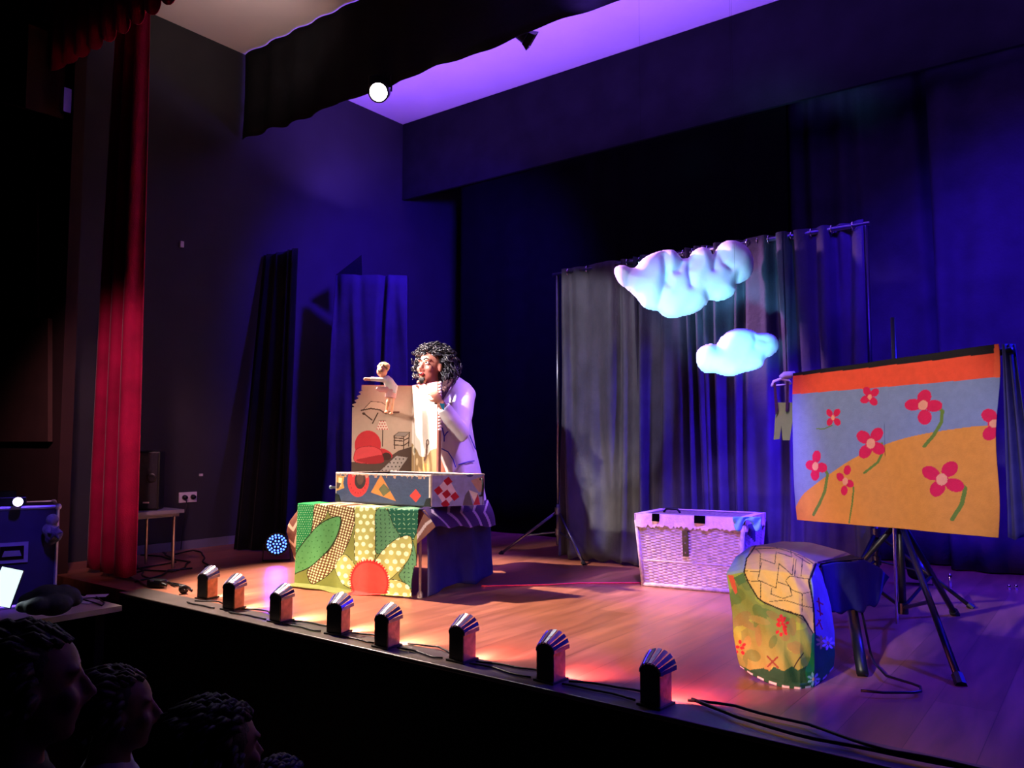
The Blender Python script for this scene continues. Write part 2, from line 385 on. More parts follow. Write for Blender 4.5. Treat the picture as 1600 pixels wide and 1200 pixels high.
o = drape('border_curtain', (XL+.02, 4.17, HC-.01), (XR-.02, 4.17, HC-.01), (XL+.02, 4.17, 3.6), (XR-.02, 4.17, 3.6), M['border'], 26, .012, 10, 520, flare=.5, hem=zhem(.012, 60))
tag(o, 'front black cloth border hanging below the ceiling, behind the lit spotlight', 'curtain')
bo = MB().bb((XL+.01, 6.2, 3.55), (XR-.02, 6.235, HC-.005)).build('border_curtain', M['border'])
tag(bo, 'rear black border, the one above the dark backdrop curtain', 'curtain')
o = drape('red_valance', (-7.2, 2.42, 5.2), (XR, 2.42, 5.2), (-7.2, 2.42, 3.5), (XR, 2.42, 3.5), M['red'], 60, .035, 8, 600, flare=.3, hem=lambda u: .035*math.sin(u*2*PI*60))
tag(o, 'dark red pleated valance across the top of the stage opening', 'valance')
# red side curtain, two broad lit folds
def redfn(u, v):
    top = Vector((-5.42, 2.66, 4.35))*(1-u)+Vector((-5.08, 2.66, 4.35))*u
    bot = Vector((-5.66, 2.72, .02))*(1-u)+Vector((-5.06, 2.66, .02))*u
    p = top*v+bot*(1-v)
    g = 2*PI*(u*2.6+.1*math.sin(v*4)+.08)
    s_ = math.sin(g)
    return p+Vector((0.25, -1, 0)).normalized()*(.05*math.copysign(abs(s_)**.6, s_)*(1.15-.45*v))+Vector((0, 0, .02*abs(s_) if v == 0 else 0))
o = MB().grid(redfn, 110, 40).build('red_curtain', M['red'], smooth=True, solid=.008)
tag(o, 'red velvet house curtain hanging at the left side of the stage', 'curtain')

o = drape('backdrop_curtain', (-5.42, 6.3, 4.3), (-2.0, 6.3, 4.3), (-5.42, 6.27, .01), (-2.0, 6.27, .01), mat('deep_black_backdrop', (9, 9, 10), .95, .3, 8, spec=.05), 9, .02, 12, solid=.005, seed=3)
tag(o, 'flat black backdrop curtain behind the performer', 'curtain', )
o = drape('backdrop_curtain', (-2.06, 6.54, 4.3), (-.95, 6.54, 4.3), (-2.06, 6.54, .01), (-.75, 6.54, .01), M['bluedrape'], 5, .035, 20, seed=5)
tag(o, 'blue-lit backdrop drape rising just above the right end of the curtain rod', 'curtain')
o = drape('backdrop_curtain', (-1.02, 6.36, 4.3), (1.6, 6.36, 4.3), (-.95, 6.34, .01), (1.6, 6.34, .01), M['bluedrape'], 10, .06, 20, seed=8, wob=.9)
tag(o, 'blue-lit pleated backdrop drape behind the flower banner', 'curtain')
o = drape('backdrop_curtain', (1.62, 6.5, 4.3), (3.5, 6.5, 4.3), (1.62, 6.5, .01), (3.5, 6.5, .01), M['bluedrape'], 8, .06, 20, seed=11)
tag(o, 'pleated backdrop drape at the far right end of the stage', 'curtain')
# wing leg on the left wall
tl = PX(414, 399, XL+.03); tr = PY(465, 388, 4.45); bl = FL(368, 860); br = FL(447, 864)
o = drape('wing_leg_curtain', tl, tr, (bl.x, bl.y, .01), (br.x, br.y, .01), M['velvet'], 4, .02, 16, seed=2)
tag(o, 'narrow black wing curtain standing out from the left wall', 'curtain')
# cloth covered flat
root = thing('covered_flat', PW(565, 800, 7.25)-Vector((0, 0, PW(565, 800, 7.25).z)), 'tall dark cloth-covered flat leaning by the left wall behind the table', 'stage flat')
a = PW(525, 430, 7.3); b = PW(637, 432, 7.3); d = FW.copy(); d.z = 0; d.normalize()
q = [Vector((a.x, a.y, 0)), Vector((b.x, b.y, 0)), Vector((b.x, b.y, b.z)), Vector((a.x, a.y, a.z))]
MB().plank([p+d*.02 for p in q], d, .04).build('board', M['blackmetal'], root)
fcl = mat('dark_violet_cloth', (48, 46, 60), .9, .25, 5, .4, 16, spec=.15)
bl = PW(503, 600, 7.2); bl.z = .01; br = PW(640, 600, 7.22); br.z = .01
drape('cloth_cover', a-d*.03, b-d*.03, bl, br, fcl, 3, .03, 24, 60, seed=4, parent=root, flare=1.4, wob=1.2)
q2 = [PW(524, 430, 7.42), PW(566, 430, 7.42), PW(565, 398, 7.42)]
MB().prism(q2, d*.03).build('shadow_wedge', M['velvet'], root)  # black wedge standing in for the flat's shadow on the wall

# ------------------------------------------------------------------ lighting gear overhead
o = MB().tube([(XL+.05, 4.32, 3.78), (XR-.05, 4.32, 3.78)], .024, 12).build('lighting_bar', M['blackmetal'], smooth=True)
tag(o, 'black lighting bar fixed behind the front border', 'bar')
def stage_lamp(loc, aim, label, lit, q=1.0):
    t = thing('stage_spotlight', loc, label, 'spotlight'); loc = Vector(loc); ax = (Vector(aim)-loc).normalized()
    b = MB().lathe(loc-ax*.14*q, ax, [(h*q, r*q) for h, r in ((0, .03), (.01, .055), (.08, .07), (.22, .078), (.225, .078), (.225, .066), (.2, .064))], 24)
    b.build('housing', M['blackmetal'], t, smooth=True, sharp=40)
    MB().lathe(loc+ax*.062*q, ax, [(h*q, r*q) for h, r in ((0, .064), (.006, .064), (.014, .04), (.017, .01))], 24).build('lens', M['lampglow'] if lit else M['iris'], t, smooth=True)
    side = ax.cross(Vector((0,0,1))).normalized()
    top = Vector((loc.x, 4.32, 3.78-.02))
    MB().tube([loc+side*.085, loc+side*.085+Vector((0,0,.12)), top], .008, 6).tube([loc-side*.085, loc-side*.085+Vector((0,0,.12)), top], .008, 6).build('yoke', M['blackmetal'], t)
    for k in range(4):
        a = k*PI/2+PI/4; s2 = side; u2 = s2.cross(ax)
        dd = (s2*math.cos(a)+u2*math.sin(a)); ee = (-s2*math.sin(a)+u2*math.cos(a)); c = loc+ax*.088*q+dd*.06*q
        if not lit:
            MB().plank([c-ee*.045, c+ee*.045, c+ee*.055+ax*.05+dd*.02, c-ee*.055+ax*.05+dd*.02], dd, .003).build('barn_door', M['blackmetal'], t)
    return t
stage_lamp(PY(594, 143, 4.12), (-1.5, 0.2, 1.0), 'lit white stage spotlight hanging under the front border', True)
stage_lamp(PY(812, 50, 4.3), (-2.0, 5.6, 2.6), 'unlit black spotlight with barn doors on the front border', False, .65)
spot('hanging_spot_light', PY(594, 143, 4.12)+Vector((.06, -.1, -.06)), (-2.6, 2.2, 0), 30, (1, .95, .9), 60, .7, .06)

# ------------------------------------------------------------------ covered table
def V3(x, y, z): return Vector((x, y, z))
TFL, TFR = V3(-4.13, 3.29, 0), V3(-3.22, 3.385, 0); TD = V3(-.09, .74, 0); TH = .495
tx = (TFR-TFL).normalized(); ty = V3(-tx.y, tx.x, 0)
t = thing('prop_table', (TFL+TFR+TD)/2, 'low prop table hidden under the leaf-and-flower cloth', 'table')
MB().plank([TFL+V3(0,0,TH-.03), TFR+V3(0,0,TH-.03), TFR+TD+V3(0,0,TH-.03), TFL+TD+V3(0,0,TH-.03)], (0,0,1), .024).build('tabletop', M['beige'], t)
for p in (TFL+tx*.05+ty*.05, TFL+TD+tx*.05-ty*.05, TFR+TD-tx*.05-ty*.05):
    MB().tube([p, p+V3(0,0,TH-.03)], .014, 10).build('leg', M['metal'], t)
pl = TFR-tx*.012+ty*.03
lg = MB().tube([pl, pl+V3(0,0,TH-.03)], .008, 10).build('leg', M['white'], t); lg['label'] = 'thin white leg'
MB().lathe(pl, (0,0,1), [(0, .018), (.02, .018), (.035, .01)], 12).build('leg_foot', M['white'], t)

def table_paint(U, V):
    x, y = bil([(178, 250), (938, 300), (905, 805), (185, 762)], U, V); P = Paint(x, y, (120, 126, 60))
    dk = (32, 38, 18)
    m = P.poly([(170, 240), (305, 252), (290, 400), (262, 470), (170, 590)], (28, 130, 66), dk, 4); P.dots(m, 15, 2.4, (190, 225, 170), 2)
    chk = [smoothpoly([(300, 240), (380, 250), (372, 330), (340, 370), (282, 440), (285, 380)], 5),
           smoothpoly([(395, 250), (566, 262), (545, 420), (490, 560), (400, 690), (325, 757), (288, 757), (264, 690), (300, 640), (400, 540), (455, 430), (470, 340), (400, 330)], 5)]
    for c in chk:
        m = P.poly(c, (98, 62, 30)); 
        xx = P.x*.95+P.y*.25; yy = P.y*.95-P.x*.25
        i = (xx % 17)-8.5; j = (yy % 17)-8.5; P.put(m & (np.hypot(i, j) < 5.6), (236, 224, 170)); P.line(list(c)+[c[0]], dk, 4)
    m = P.poly(smoothpoly([(564, 240), (676, 250), (688, 400), (682, 520), (668, 615), (572, 615), (556, 500), (558, 380)], 5), (164, 166, 92), dk, 4)
    P.dots(m, 44, 13, (232, 232, 186), 10, 4)
    m = P.poly(smoothpoly([(690, 300), (760, 300), (840, 450), (770, 500), (690, 560), (684, 440)], 5), (78, 128, 88), dk, 3); P.ticks(m, 26, 14, 4, (20, 55, 45), 3)
    m = P.poly([(752, 270), (950, 280), (940, 400), (905, 470), (832, 455), (790, 385)], (20, 84, 62), dk, 4); P.ticks(m, 28, 17, 4, (130, 175, 130), 5)
    m = P.poly(smoothpoly([(895, 470), (925, 620), (900, 755), (815, 690), (850, 620)], 5), (78, 128, 88), dk, 3); P.ticks(m, 26, 14, 4, (20, 55, 45), 3)
    lf = smoothpoly([(172, 702), (180, 590), (240, 490), (320, 395), (400, 345), (462, 338), (462, 395), (430, 480), (370, 570), (290, 650), (210, 694)], 6)
    m = P.poly(lf, (84, 148, 84), dk, 6); P.dots(m, 34, 4, (50, 110, 52), 16, 2)
    for pet, sd in (([(490, 568), (545, 610), (566, 660), (556, 770), (480, 745), (428, 655)], 3), ([(892, 455), (885, 560), (820, 650), (740, 712), (676, 620), (740, 520), (820, 462)], 5), ([(735, 722), (800, 710), (862, 735), (884, 785), (850, 815), (750, 815)], 7)):
        m = P.poly(smoothpoly(pet, 6), (166, 167, 94), dk, 4); P.dots(m, 48, 14, (232, 232, 188), 10, sd)
    a = np.arctan2(P.y-725, P.x-642); rr = np.hypot((P.x-642)/100, (P.y-725)/115)
    P.put(rr < 1.12+.04*np.sign(np.sin(a*46)), (196, 34, 34)); P.put(rr < .97, (222, 66, 56))
    return P.c
CF0 = TFL-tx*.03-ty*.022; CF1 = TFR+tx*.012-ty*.022
def clothfn(u, v):
    # from the floor up the front, over the edge and across the top
    hem_ = .025
    b = CF0*(1-u)+CF1*u; n = -ty
    cut = 0
    wav = .010*math.sin(u*14)+.006*math.sin(u*31+1)
    if v < .07: k = v/.07; return b+n*(.10*(1-k)+.012+wav)+V3(0, 0, .006+.006*math.sin(u*9))
    if v < .84:
        k = (v-.07)/.77; return b+n*(wav*(1-k)+.012*(1-k))+V3(0, 0, .01+k*(TH+.004-.01))
    k = (v-.84)/.16; return b+ty*(k*.16)+V3(0, 0, TH+.006+.002*math.sin(u*40))
def tpaint(U, V):
    v2 = np.clip((V-.07)/.77, -.11, 1.0)
    c = table_paint(U, v2); top = V > .85
    return c
def tmask(U, V): return ~((V < .07) & (U > .97-.25*(.07-V)/.07*2)) & ~((V<.35)&(U > .985-.02*np.sin(V*9)))
o = MB().grid(clothfn, 330, 260, colfn=tpaint, mask=tmask).build('patterned_cloth', M['painted'], smooth=True, solid=.004)
tag(o, 'painted cloth with green leaves and a red-centred flower on the front of the table', 'cloth')
# brown zigzag side flap, left
def flap(name, pts, paintfn, nu, nv, label, cat, mt='painted'):
    tl_, tr_, br_, bl_ = pts
    f = lambda u, v: (tl_*(1-u)+tr_*u)*v+(bl_*(1-u)+br_*u)*(1-v)+(-ty)*.012*math.sin(u*6+v*5)
    o = MB().grid(f, nu, nv, colfn=paintfn).build(name, M[mt], smooth=True, solid=.004); tag(o, label, cat); return o
def zig_brown(U, V):
    x, y = bil([(90, 250), (190, 250), (190, 760), (90, 760)], U, V); P = Paint(x, y, (112, 66, 52))
    for y0 in (400, 510, 620): P.line([(80, y0), (140, y0+38), (175, y0-40), (195, y0-60)], (214, 168, 140), 20)
    return P.c
L0 = V3(TFL.x, TFL.y, TH)-tx*.03
def lflap(u, v):
    out = .165*math.sin(min(1, (1-v)/.42)*PI/2) if v > .58 else .165*(.25+.75*(v/.58))
    base = V3(TFL.x, TFL.y, 0)-tx*(.035+out*(1-u))+ty*(.05*(1-u))
    z = .03+(TH-.025)*v
    return V3(base.x, base.y, z)
o = MB().grid(lflap, 50, 120, colfn=zig_brown).build('side_flap_cloth', M['painted'], smooth=True, solid=.004)
tag(o, 'brown cloth with pale zigzags flaring out at the left end of the table', 'cloth')
# right side: navy skirt and purple chevron flap
def rskirt(u, v):
    a = TFR+tx*(.02+.03*(1-v))+ty*.02; b = TFR+TD+tx*(.02+.05*(1-v)); p = a*(1-u)+b*u
    return p+tx*(.016*math.sin(u*11+v*2)+.01*math.sin(u*23))+V3(0, 0, .05*(1-v)*(.3+.4*abs(math.sin(u*2.6)))*(1)+v*(TH-.03)) if v > 0 else p+tx*(.016*math.sin(u*11)+.01*math.sin(u*23))+V3(0,0,.012+.03*abs(math.sin(u*5)))
o = MB().grid(rskirt, 60, 30).build('side_skirt_cloth', M['navycloth'], smooth=True, solid=.004)
tag(o, 'dark navy cloth hanging down the right end of the table to the floor', 'cloth')
def chev(U, V):
    x, y = bil([(990, 290), (1320, 270), (1400, 400), (1020, 410)], U, V); P = Paint(x, y, (84, 62, 110))
    for x0 in (1020, 1095, 1160, 1228, 1290): P.line([(x0+30, 280), (x0+12, 325), (x0+85, 415)], (205, 190, 215), 12)
    P.put(V > .985, (84, 62, 110)); return P.c
ftl = TFR+tx*.0+V3(0,0,TH+.012); ftr = TFR+TD+V3(0,0,TH+.012)
fbr = PW(774, 822, 5.16); fbl = PW(680, 824, 4.58)
o = MB().grid(lambda u, v: (ftl*(1-u)+ftr*u)*v+(fbl*(1-u)+fbr*u)*(1-v)+V3(0,0,.006*math.sin(u*20))+tx*.015*math.sin(v*PI), 120, 60, colfn=chev).build('side_flap_cloth', M['painted'], smooth=True, solid=.004)
tag(o, 'purple cloth flap with pale chevrons below the right end of the suitcase', 'cloth')
def crn(U, V):
    P = Paint(U*100, V*100, (140, 96, 84)); P.line([(0, 20), (60, 38), (110, 38)], (225, 205, 200), 14); return P.c
q0 = PW(651, 797, 4.60); q1 = PW(664, 797, 4.61); q2_ = PW(681, 823, 4.56); q3 = PW(652, 850, 4.54)
o = MB().grid(lambda u, v: (q0*(1-u)+q1*u)*v+(q3*(1-u)+q2_*u)*(1-v), 30, 30, colfn=crn).build('corner_flap_cloth', M['painted'], smooth=True, solid=.004)
tag(o, 'small brown corner of cloth with a pale stripe at the front right table corner', 'cloth')
# ------------------------------------------------------------------ suitcase
z0, z1 = TH+.014, .692
SFL, SFR, SBR, SBL = V3(-3.99, 3.43, 0), V3(-3.235, 3.50, 0), V3(-3.085, 3.81, 0), V3(-3.88, 3.80, 0)
case = thing('painted_suitcase', (SFL+SBR)/2+V3(0,0,z0), 'old painted suitcase standing open on the cloth-covered table', 'suitcase')
zz = lambda p, z: V3(p.x, p.y, z)
inn = .02
def wallseg(a, b, inward, nm, mt=M['trousers']):
    MB().plank([zz(a, z0), zz(b, z0), zz(b, z1), zz(a, z1)], inward, .012).build(nm, mt, case)
dark = mat('suitcase_lining', (50, 42, 52), .9, .2, 10)
cen = (SFL+SFR+SBR+SBL)/4
def inw(a, b):
    d_ = (b-a).normalized(); n = V3(-d_.y, d_.x, 0); return n if n.dot(cen-a) > 0 else -n
MB().plank([zz(SFL, z0), zz(SFR, z0), zz(SBR, z0), zz(SBL, z0)], (0,0,1), .012).build('bottom_panel', dark, case)
wallseg(SFR, SBR, inw(SFR, SBR), 'side_wall', dark); wallseg(SBL, SFL, inw(SBL, SFL), 'side_wall', dark)
wallseg(SBR, SBL, inw(SBR, SBL), 'back_wall', dark); wallseg(SFL, SFR, inw(SFL, SFR), 'front_wall', dark)
def case_front(U, V):
    x, y = bil([(412, 62), (1000, 78), (1000, 290), (412, 250)], U, V); P = Paint(x, y, (52, 64, 96))
    P.ell(560, 112, 70, 108, (205, 44, 46)); P.ell(572, 112, 36, 56, (44, 26, 24)); P.ell(572, 100, 22, 40, (84, 54, 44))
    for k in range(9):
        a_ = .3+k*.32; P.ell(560+54*math.cos(a_), 112+84*math.sin(a_), 4, 7, (150, 24, 30))
    P.poly([(703, 72), (798, 250), (642, 190)], (200, 120, 52)); P.poly([(722, 130), (764, 180), (720, 218), (690, 170)], (92, 92, 58))
    P.poly([(915, 168), (946, 214), (916, 258), (878, 214)], (222, 54, 46))
    P.poly([(412, 75), (470, 82), (462, 130), (470, 160), (420, 178), (412, 178)], (190, 140, 70)); P.poly([(430, 90), (455, 96), (448, 150), (430, 140)], (240, 214, 160)); P.poly([(412, 120), (450, 130), (430, 165), (412, 160)], (70, 52, 44))
    hh = np.random.RandomState(2).uniform(-1, 1, 400); n = 1.6*np.interp(P.x/9, range(400), hh)+1.1*np.interp(P.x/23, range(400), hh[::-1]); top = 62+(P.x-412)*.027
    P.put(P.y < top+9+2*n, (225, 196, 176)); P.put((P.y < top+20+4*n) & (n > .6), (190, 140, 116)); P.put(P.x > 990, (215, 195, 180))
    P.put(P.x < 418, (215, 195, 170)); P.put(P.y > 250+(P.x-412)*.068-9, (28, 28, 38)); return P.c
def case_side(U, V):
    x, y = bil([(1000, 80), (1325, 80), (1325, 292), (1000, 292)], U, V); P = Paint(x, y, (150, 148, 215))
    cs = [(1100, 118, 0), (1070, 150, 1), (1132, 150, 1), (1045, 182, 0), (1098, 182, 1), (1092, 212, 0), (1065, 215, 1), (1132, 190, 1), (1146, 222, 0), (1115, 245, 1), (1085, 275, 0), (1062, 240, 1)]
    P.poly([(1100, 92), (1160, 215), (1085, 292), (1020, 182)], (232, 200, 232))
    for cx, cy in ((1100, 120), (1043, 182), (1092, 208), (1142, 226), (1085, 276)):
        P.poly([(cx+4, cy-32), (cx+28, cy+4), (cx-4, cy+32), (cx-28, cy-4)], (176, 24, 50))
    P.poly([(1228, 184), (1255, 292), (1190, 292), (1205, 220)], (98, 92, 112)); P.poly([(1228, 184), (1285, 210), (1262, 270)], (236, 220, 232)); P.poly([(1285, 215), (1300, 290), (1255, 290)], (186, 50, 80))
    P.poly([(1240, 120), (1325, 85), (1325, 200), (1290, 200)], (196, 150, 150)); P.ell(1235, 82, 22, 12, (60, 60, 150)); P.put(P.x < 1006, (225, 205, 200)); return P.c
def face(nm, a, b, cf, nu, nv, par, za, zb):
    n = -inw(a, b)*.003
    MB().grid(lambda u, v: zz(a*(1-u)+b*u, za*(1-v)+zb*v)+n, nu, nv, colfn=cf).build(nm, M['lacquer'], par, solid=.003)
face('front_face', SFL, SFR, case_front, 280, 90, case, z0, z1); face('side_face', SFR, SBR, case_side, 200, 110, case, z0, z1)
rim = mat('worn_suitcase_rim', (226, 200, 182), .6, .5, 60, .3, 60)
MB().tube([zz(p, z1) for p in (SFL, SFR, SBR, SBL, SFL)], .006, 6).build('rim', rim, case)
for (u, v, w) in ((659, 748, 5.03), (659, 786, 5.03), (675, 750, 5.03), (677, 772, 5.04), (745, 748, 5.2)):
    c = PW(u, v, w); MB().ell(c, .006, nu=8, nv=6).build('rivet', M['chrome'], case, smooth=True)
for p, s_ in ((SFL, 1), (SFR, -1)):
    e = (SFR-SFL).normalized()*s_
    MB().plank([zz(p, z0)-inw(SFL, SFR)*.008, zz(p+e*.05, z0)-inw(SFL, SFR)*.008, zz(p+e*.03, z0+.045)-inw(SFL, SFR)*.008, zz(p, z0+.055)-inw(SFL, SFR)*.008], inw(SFL, SFR), .004).build('corner_guard', M['blackmetal'], case)
hp = SBR*.92+SFR*.08; hn = -inw(SFR, SBR)
MB().tube([zz(hp, .665)+hn*.004, zz(hp, .67)+hn*.035, zz(hp, .62)+hn*.045, zz(hp, .57)+hn*.035, zz(hp, .565)+hn*.004], .007, 8).build('carry_handle', M['blackplastic'], case, smooth=True)
lp = zz(SFL, .60)-tx*.0
MB().box(lp-tx*.02, (.045, .02, .014), .08).lathe(lp-tx*.05, tx, [(0, .012), (.012, .012)], 10).build('latch', M['metal'], case)

# ------------------------------------------------------------------ folding picture board standing in the case
AL = PW(549, 735, 5.45); AC = PW(643, 738, 5.52); BR_ = PW(682, 742, 5.16)
for p in (AL, AC, BR_): p.z = 0
ztop = PW(600, 601, 5.48).z; zb = z0+.02
boardt = thing('picture_board', zz((AL+AC)/2, zb), 'folding picture board painted with a red armchair, standing in the open suitcase', 'board')
pxz = lambda vv: 690-(vv-.0)  # unused
def b_z(v): return PW(600, v, 5.48).z
def paintA(U, V):
    x = 549+U*94; zt, zbm = ztop, zb; z = zbm+V*(zt-zbm); y = 601+(zt-z)/(5.48/1250)*1.0
    P = Paint(x, y, (196, 170, 152)); ln = (74, 52, 42)
    P.poly([(545, 722), (604, 716), (622, 704), (645, 697), (645, 800), (545, 800)], (86, 66, 58))
    P.poly([(590, 739), (619, 712), (637, 715), (620, 739)], (176, 166, 162)); m = P.inpoly([(590, 739), (619, 712), (637, 715), (620, 739)]); P.dots(m, 6, 1.1, (50, 40, 38))
    P.ell(574, 695, 20.5, 22.5, (204, 48, 56)); P.ell(602, 708, 12, 5.5, (196, 46, 54), .5); P.ell(603, 713, 8, 6, (70, 40, 36))
    P.poly(smoothpoly([(554, 706), (562, 699), (580, 697), (594, 703), (597, 712), (596, 723), (556, 722)], 4), (220, 72, 78), (150, 30, 40), .8)
    P.poly(smoothpoly([(556, 719), (575, 714), (596, 711), (597, 722), (578, 724)], 4), (166, 36, 44))
    P.line([(597, 672), (597, 697)], ln, 1.8); pz = [(592, 657), (601, 657), (606, 671), (587, 671)]; m = P.poly(pz, (236, 216, 200)); P.dots(m, 4, 1.1, (196, 80, 80)); P.line([(591, 657), (601, 657)], ln, 1.2)
    P.poly([(614, 681), (622, 675), (640, 675), (632, 682)], (150, 136, 128), ln, .8)
    for a_, b_ in (((615, 681), (616, 701)), ((630, 682), (630, 702)), ((639, 676), (638, 697)), ((615, 688), (630, 689)), ((615, 695), (630, 696)), ((630, 696), (638, 691)), ((630, 688), (638, 684)), ((615, 684), (630, 685))): P.line([a_, b_], ln, 1.7)
    P.poly([(566, 640), (578, 627), (594, 628), (604, 634), (601, 645), (590, 640), (578, 638)], (214, 190, 168), ln, .9); P.line([(563, 641), (578, 638), (592, 640), (602, 646)], ln, 2)
    P.line([(566, 645), (580, 656)], ln, 2); P.line([(589, 645), (581, 661)], ln, 2); P.ell(567, 646, 2.5, 2, ln)
    P.put(P.y < 601.8, (214, 120, 130)); return P.c
def maskA(U, V):
    x = 549+U*94; y = 601+(1-V)*(ztop-zb)/(5.48/1250)
    lim = np.where(y < 609, 563, np.where(y < 636, 563-(y-609)*.5+2.2*np.cos((y-609)*.95), 0)); return x > lim
def board(nm, a, b, cf, nu, nv, mask, th=.012):
    d_ = (b-a).normalized(); n = V3(-d_.y, d_.x, 0)  # away from viewer
    if n.dot(FW) < 0: n = -n
    g = MB().grid(lambda u, v: zz(a*(1-u)+b*u, zb*(1-v)+ztop*v), nu, nv, colfn=cf, mask=mask)
    o = g.build(nm, M['painted_board'], boardt); md = o.modifiers.new('solid', 'SOLIDIFY'); md.thickness = th; md.offset = -1
    return o
board('left_panel', AL, AC, paintA, 190, 260, maskA)
def paintB(U, V):
    x = 643+U*40; y = 601+(1-V)*(ztop-zb)/(5.3/1250); P = Paint(x, y, (232, 218, 206))
    P.poly(smoothpoly([(640, 702), (650, 704), (657, 716), (668, 715), (676, 705), (690, 712), (690, 800), (640, 800)], 4), (160, 128, 88))
    P.ell(647, 707, 2.5, 8, (226, 214, 190)); P.ell(648, 707, 1.5, 5, (60, 62, 40)); P.line([(668, 692), (667, 716), (664, 722)], (110, 74, 60), 3.2); P.ell(669, 694, 2.6, 5, (96, 72, 66)); P.ell(669, 694, 1.2, 3, (206, 184, 170))
    P.ell(652, 725, 2, 6, (216, 190, 150)); P.ell(666, 735, 5, 9, (196, 150, 90)); P.put((np.abs(P.x-647.5) < .35) & (P.y > 640), (190, 176, 164)); P.put(P.y < 602, (214, 130, 150)); return P.c
board('right_panel', AC, BR_, paintB, 110, 220, None)
e = (BR_-AC).normalized()
wd_ = mat('reddish_board_edge', (120, 70, 62), .6, .2, 30)
MB().plank([zz(BR_, zb), zz(BR_, ztop), zz(BR_+e*.03, ztop), zz(BR_+e*.03, zb)], RT*.9+FW*.3, .016).build('edge_strip', wd_, boardt)
lace = MB()
for k in range(16):
    z = ztop-.01-k*.02; lace.ell(zz(BR_+e*.02, z)+RT*.012, (.014, .012, .012), nu=8, nv=6)
lace.build('lace_edge', M['lidcloth'], boardt, smooth=True)
n_ = V3(-(AC-AL).normalized().y, (AC-AL).normalized().x, 0)
if n_.dot(FW) > 0: n_ = -n_
sh0, sh1 = AL.lerp(AC, .50), AL.lerp(AC, .78); sz = b_z(645)
MB().plank([zz(sh0, sz)+n_*.002, zz(sh1, sz)+n_*.002, zz(sh1, sz)+n_*.10, zz(sh0, sz)+n_*.10], (0,0,1), .008).build('small_shelf', wd_, boardt)

# ------------------------------------------------------------------ puppet
pw = 5.40
pp = lambda u, v, dw=0: PW(u, v, pw+dw)
shelf_c = zz(sh0.lerp(sh1, .5), sz+.008)+n_*.05
pup = thing('hand_puppet', PW(612, 645, pw), 'small blond-haired puppet in white with an arm stretched out, in front of the picture board', 'puppet')
k = pw/1250
mb = MB(); mb.ell(pp(597, 580), (8.5*k, 8.5*k, 9.5*k)); mb.tube([pp(600, 588), pp(604, 596)], 3.5*k)
mb.tube([pp(606, 592), pp(611, 606), pp(613, 618)], [6*k, 7*k, 6.5*k], 12)
mb.tube([pp(604, 594, -.02), pp(588, 593, -.03), pp(571, 592, -.03)], [3.2*k, 3*k, 2.6*k]); mb.ell(pp(571, 592, -.03), (3*k, 3*k, 3*k))
for q in ((568, 591), (567.5, 593), (569, 595)): mb.tube([pp(572, 592.5, -.03), pp(*q, -.035)], .8*k, 6)
mb.tube([pp(611, 616), pp(606, 628, -.02), pp(604, 643)], [4*k, 3*k, 2.1*k]); mb.tube([pp(614, 616), pp(613, 630, -.02), pp(612, 645)], [4*k, 3*k, 2.1*k])
mb.ell(pp(603.5, 644, -.02), (3*k, 4*k, 1.8*k)); mb.ell(pp(611, 646, -.02), (3*k, 4*k, 1.8*k)); mb.ell(pp(590.5, 583, -.02), (2*k, 2*k, 2*k))
body = remesh(mb.build('puppet_body', M['doll'], pup), .0042, 3)
mb = MB(); rr = random.Random(3)
for i in range(60):
    a = rr.uniform(0, 2*PI); b = rr.uniform(-.25, 1.5)
    c = pp(599.5, 576, .01)+RT*(8.5*k*math.cos(a)*math.cos(b))+FW*(8*k*math.sin(a)*math.cos(b)+.004)+UP*(8*k*math.sin(b))
    if (c-pp(594, 582, -.03)).length > .035: mb.ell(c, 2.9*k, nu=7, nv=5)
mb.build('curls', M['dollhair'], pup, smooth=True)
mb = MB(); mb.tube([pp(603, 588), pp(607, 596), pp(611, 605), pp(613, 612)], [4*k, 8*k, 8.5*k, 8.5*k], 14); mb.tube([pp(605, 594, -.02), pp(592, 593, -.03), pp(579, 592, -.03)], [4.5*k, 3.6*k, 3.4*k], 12)
mb.tube([pp(611, 596, .02), pp(618, 604, .0), pp(616, 614, -.03)], [4*k, 3.8*k, 3.4*k], 12)
remesh(mb.build('shirt', M['dollcloth'], pup), .0045, 3)
mb = MB(); mb.tube([pp(612, 609), pp(610, 622, -.01)], [9*k, 8.5*k], 14); mb.tube([pp(606, 608, -.02), pp(594, 609, -.04), pp(588, 606, -.05)], [5*k, 4*k, 3*k], 10)
remesh(mb.build('trousers', M['dollpink'], pup), .0045, 3)
for q_ in (pp(592, 579.5, -.032), pp(596, 580, -.037)): MB().ell(q_, .8*k*1.3, nu=8, nv=6).build('eye', M['iris'], pup, smooth=True)

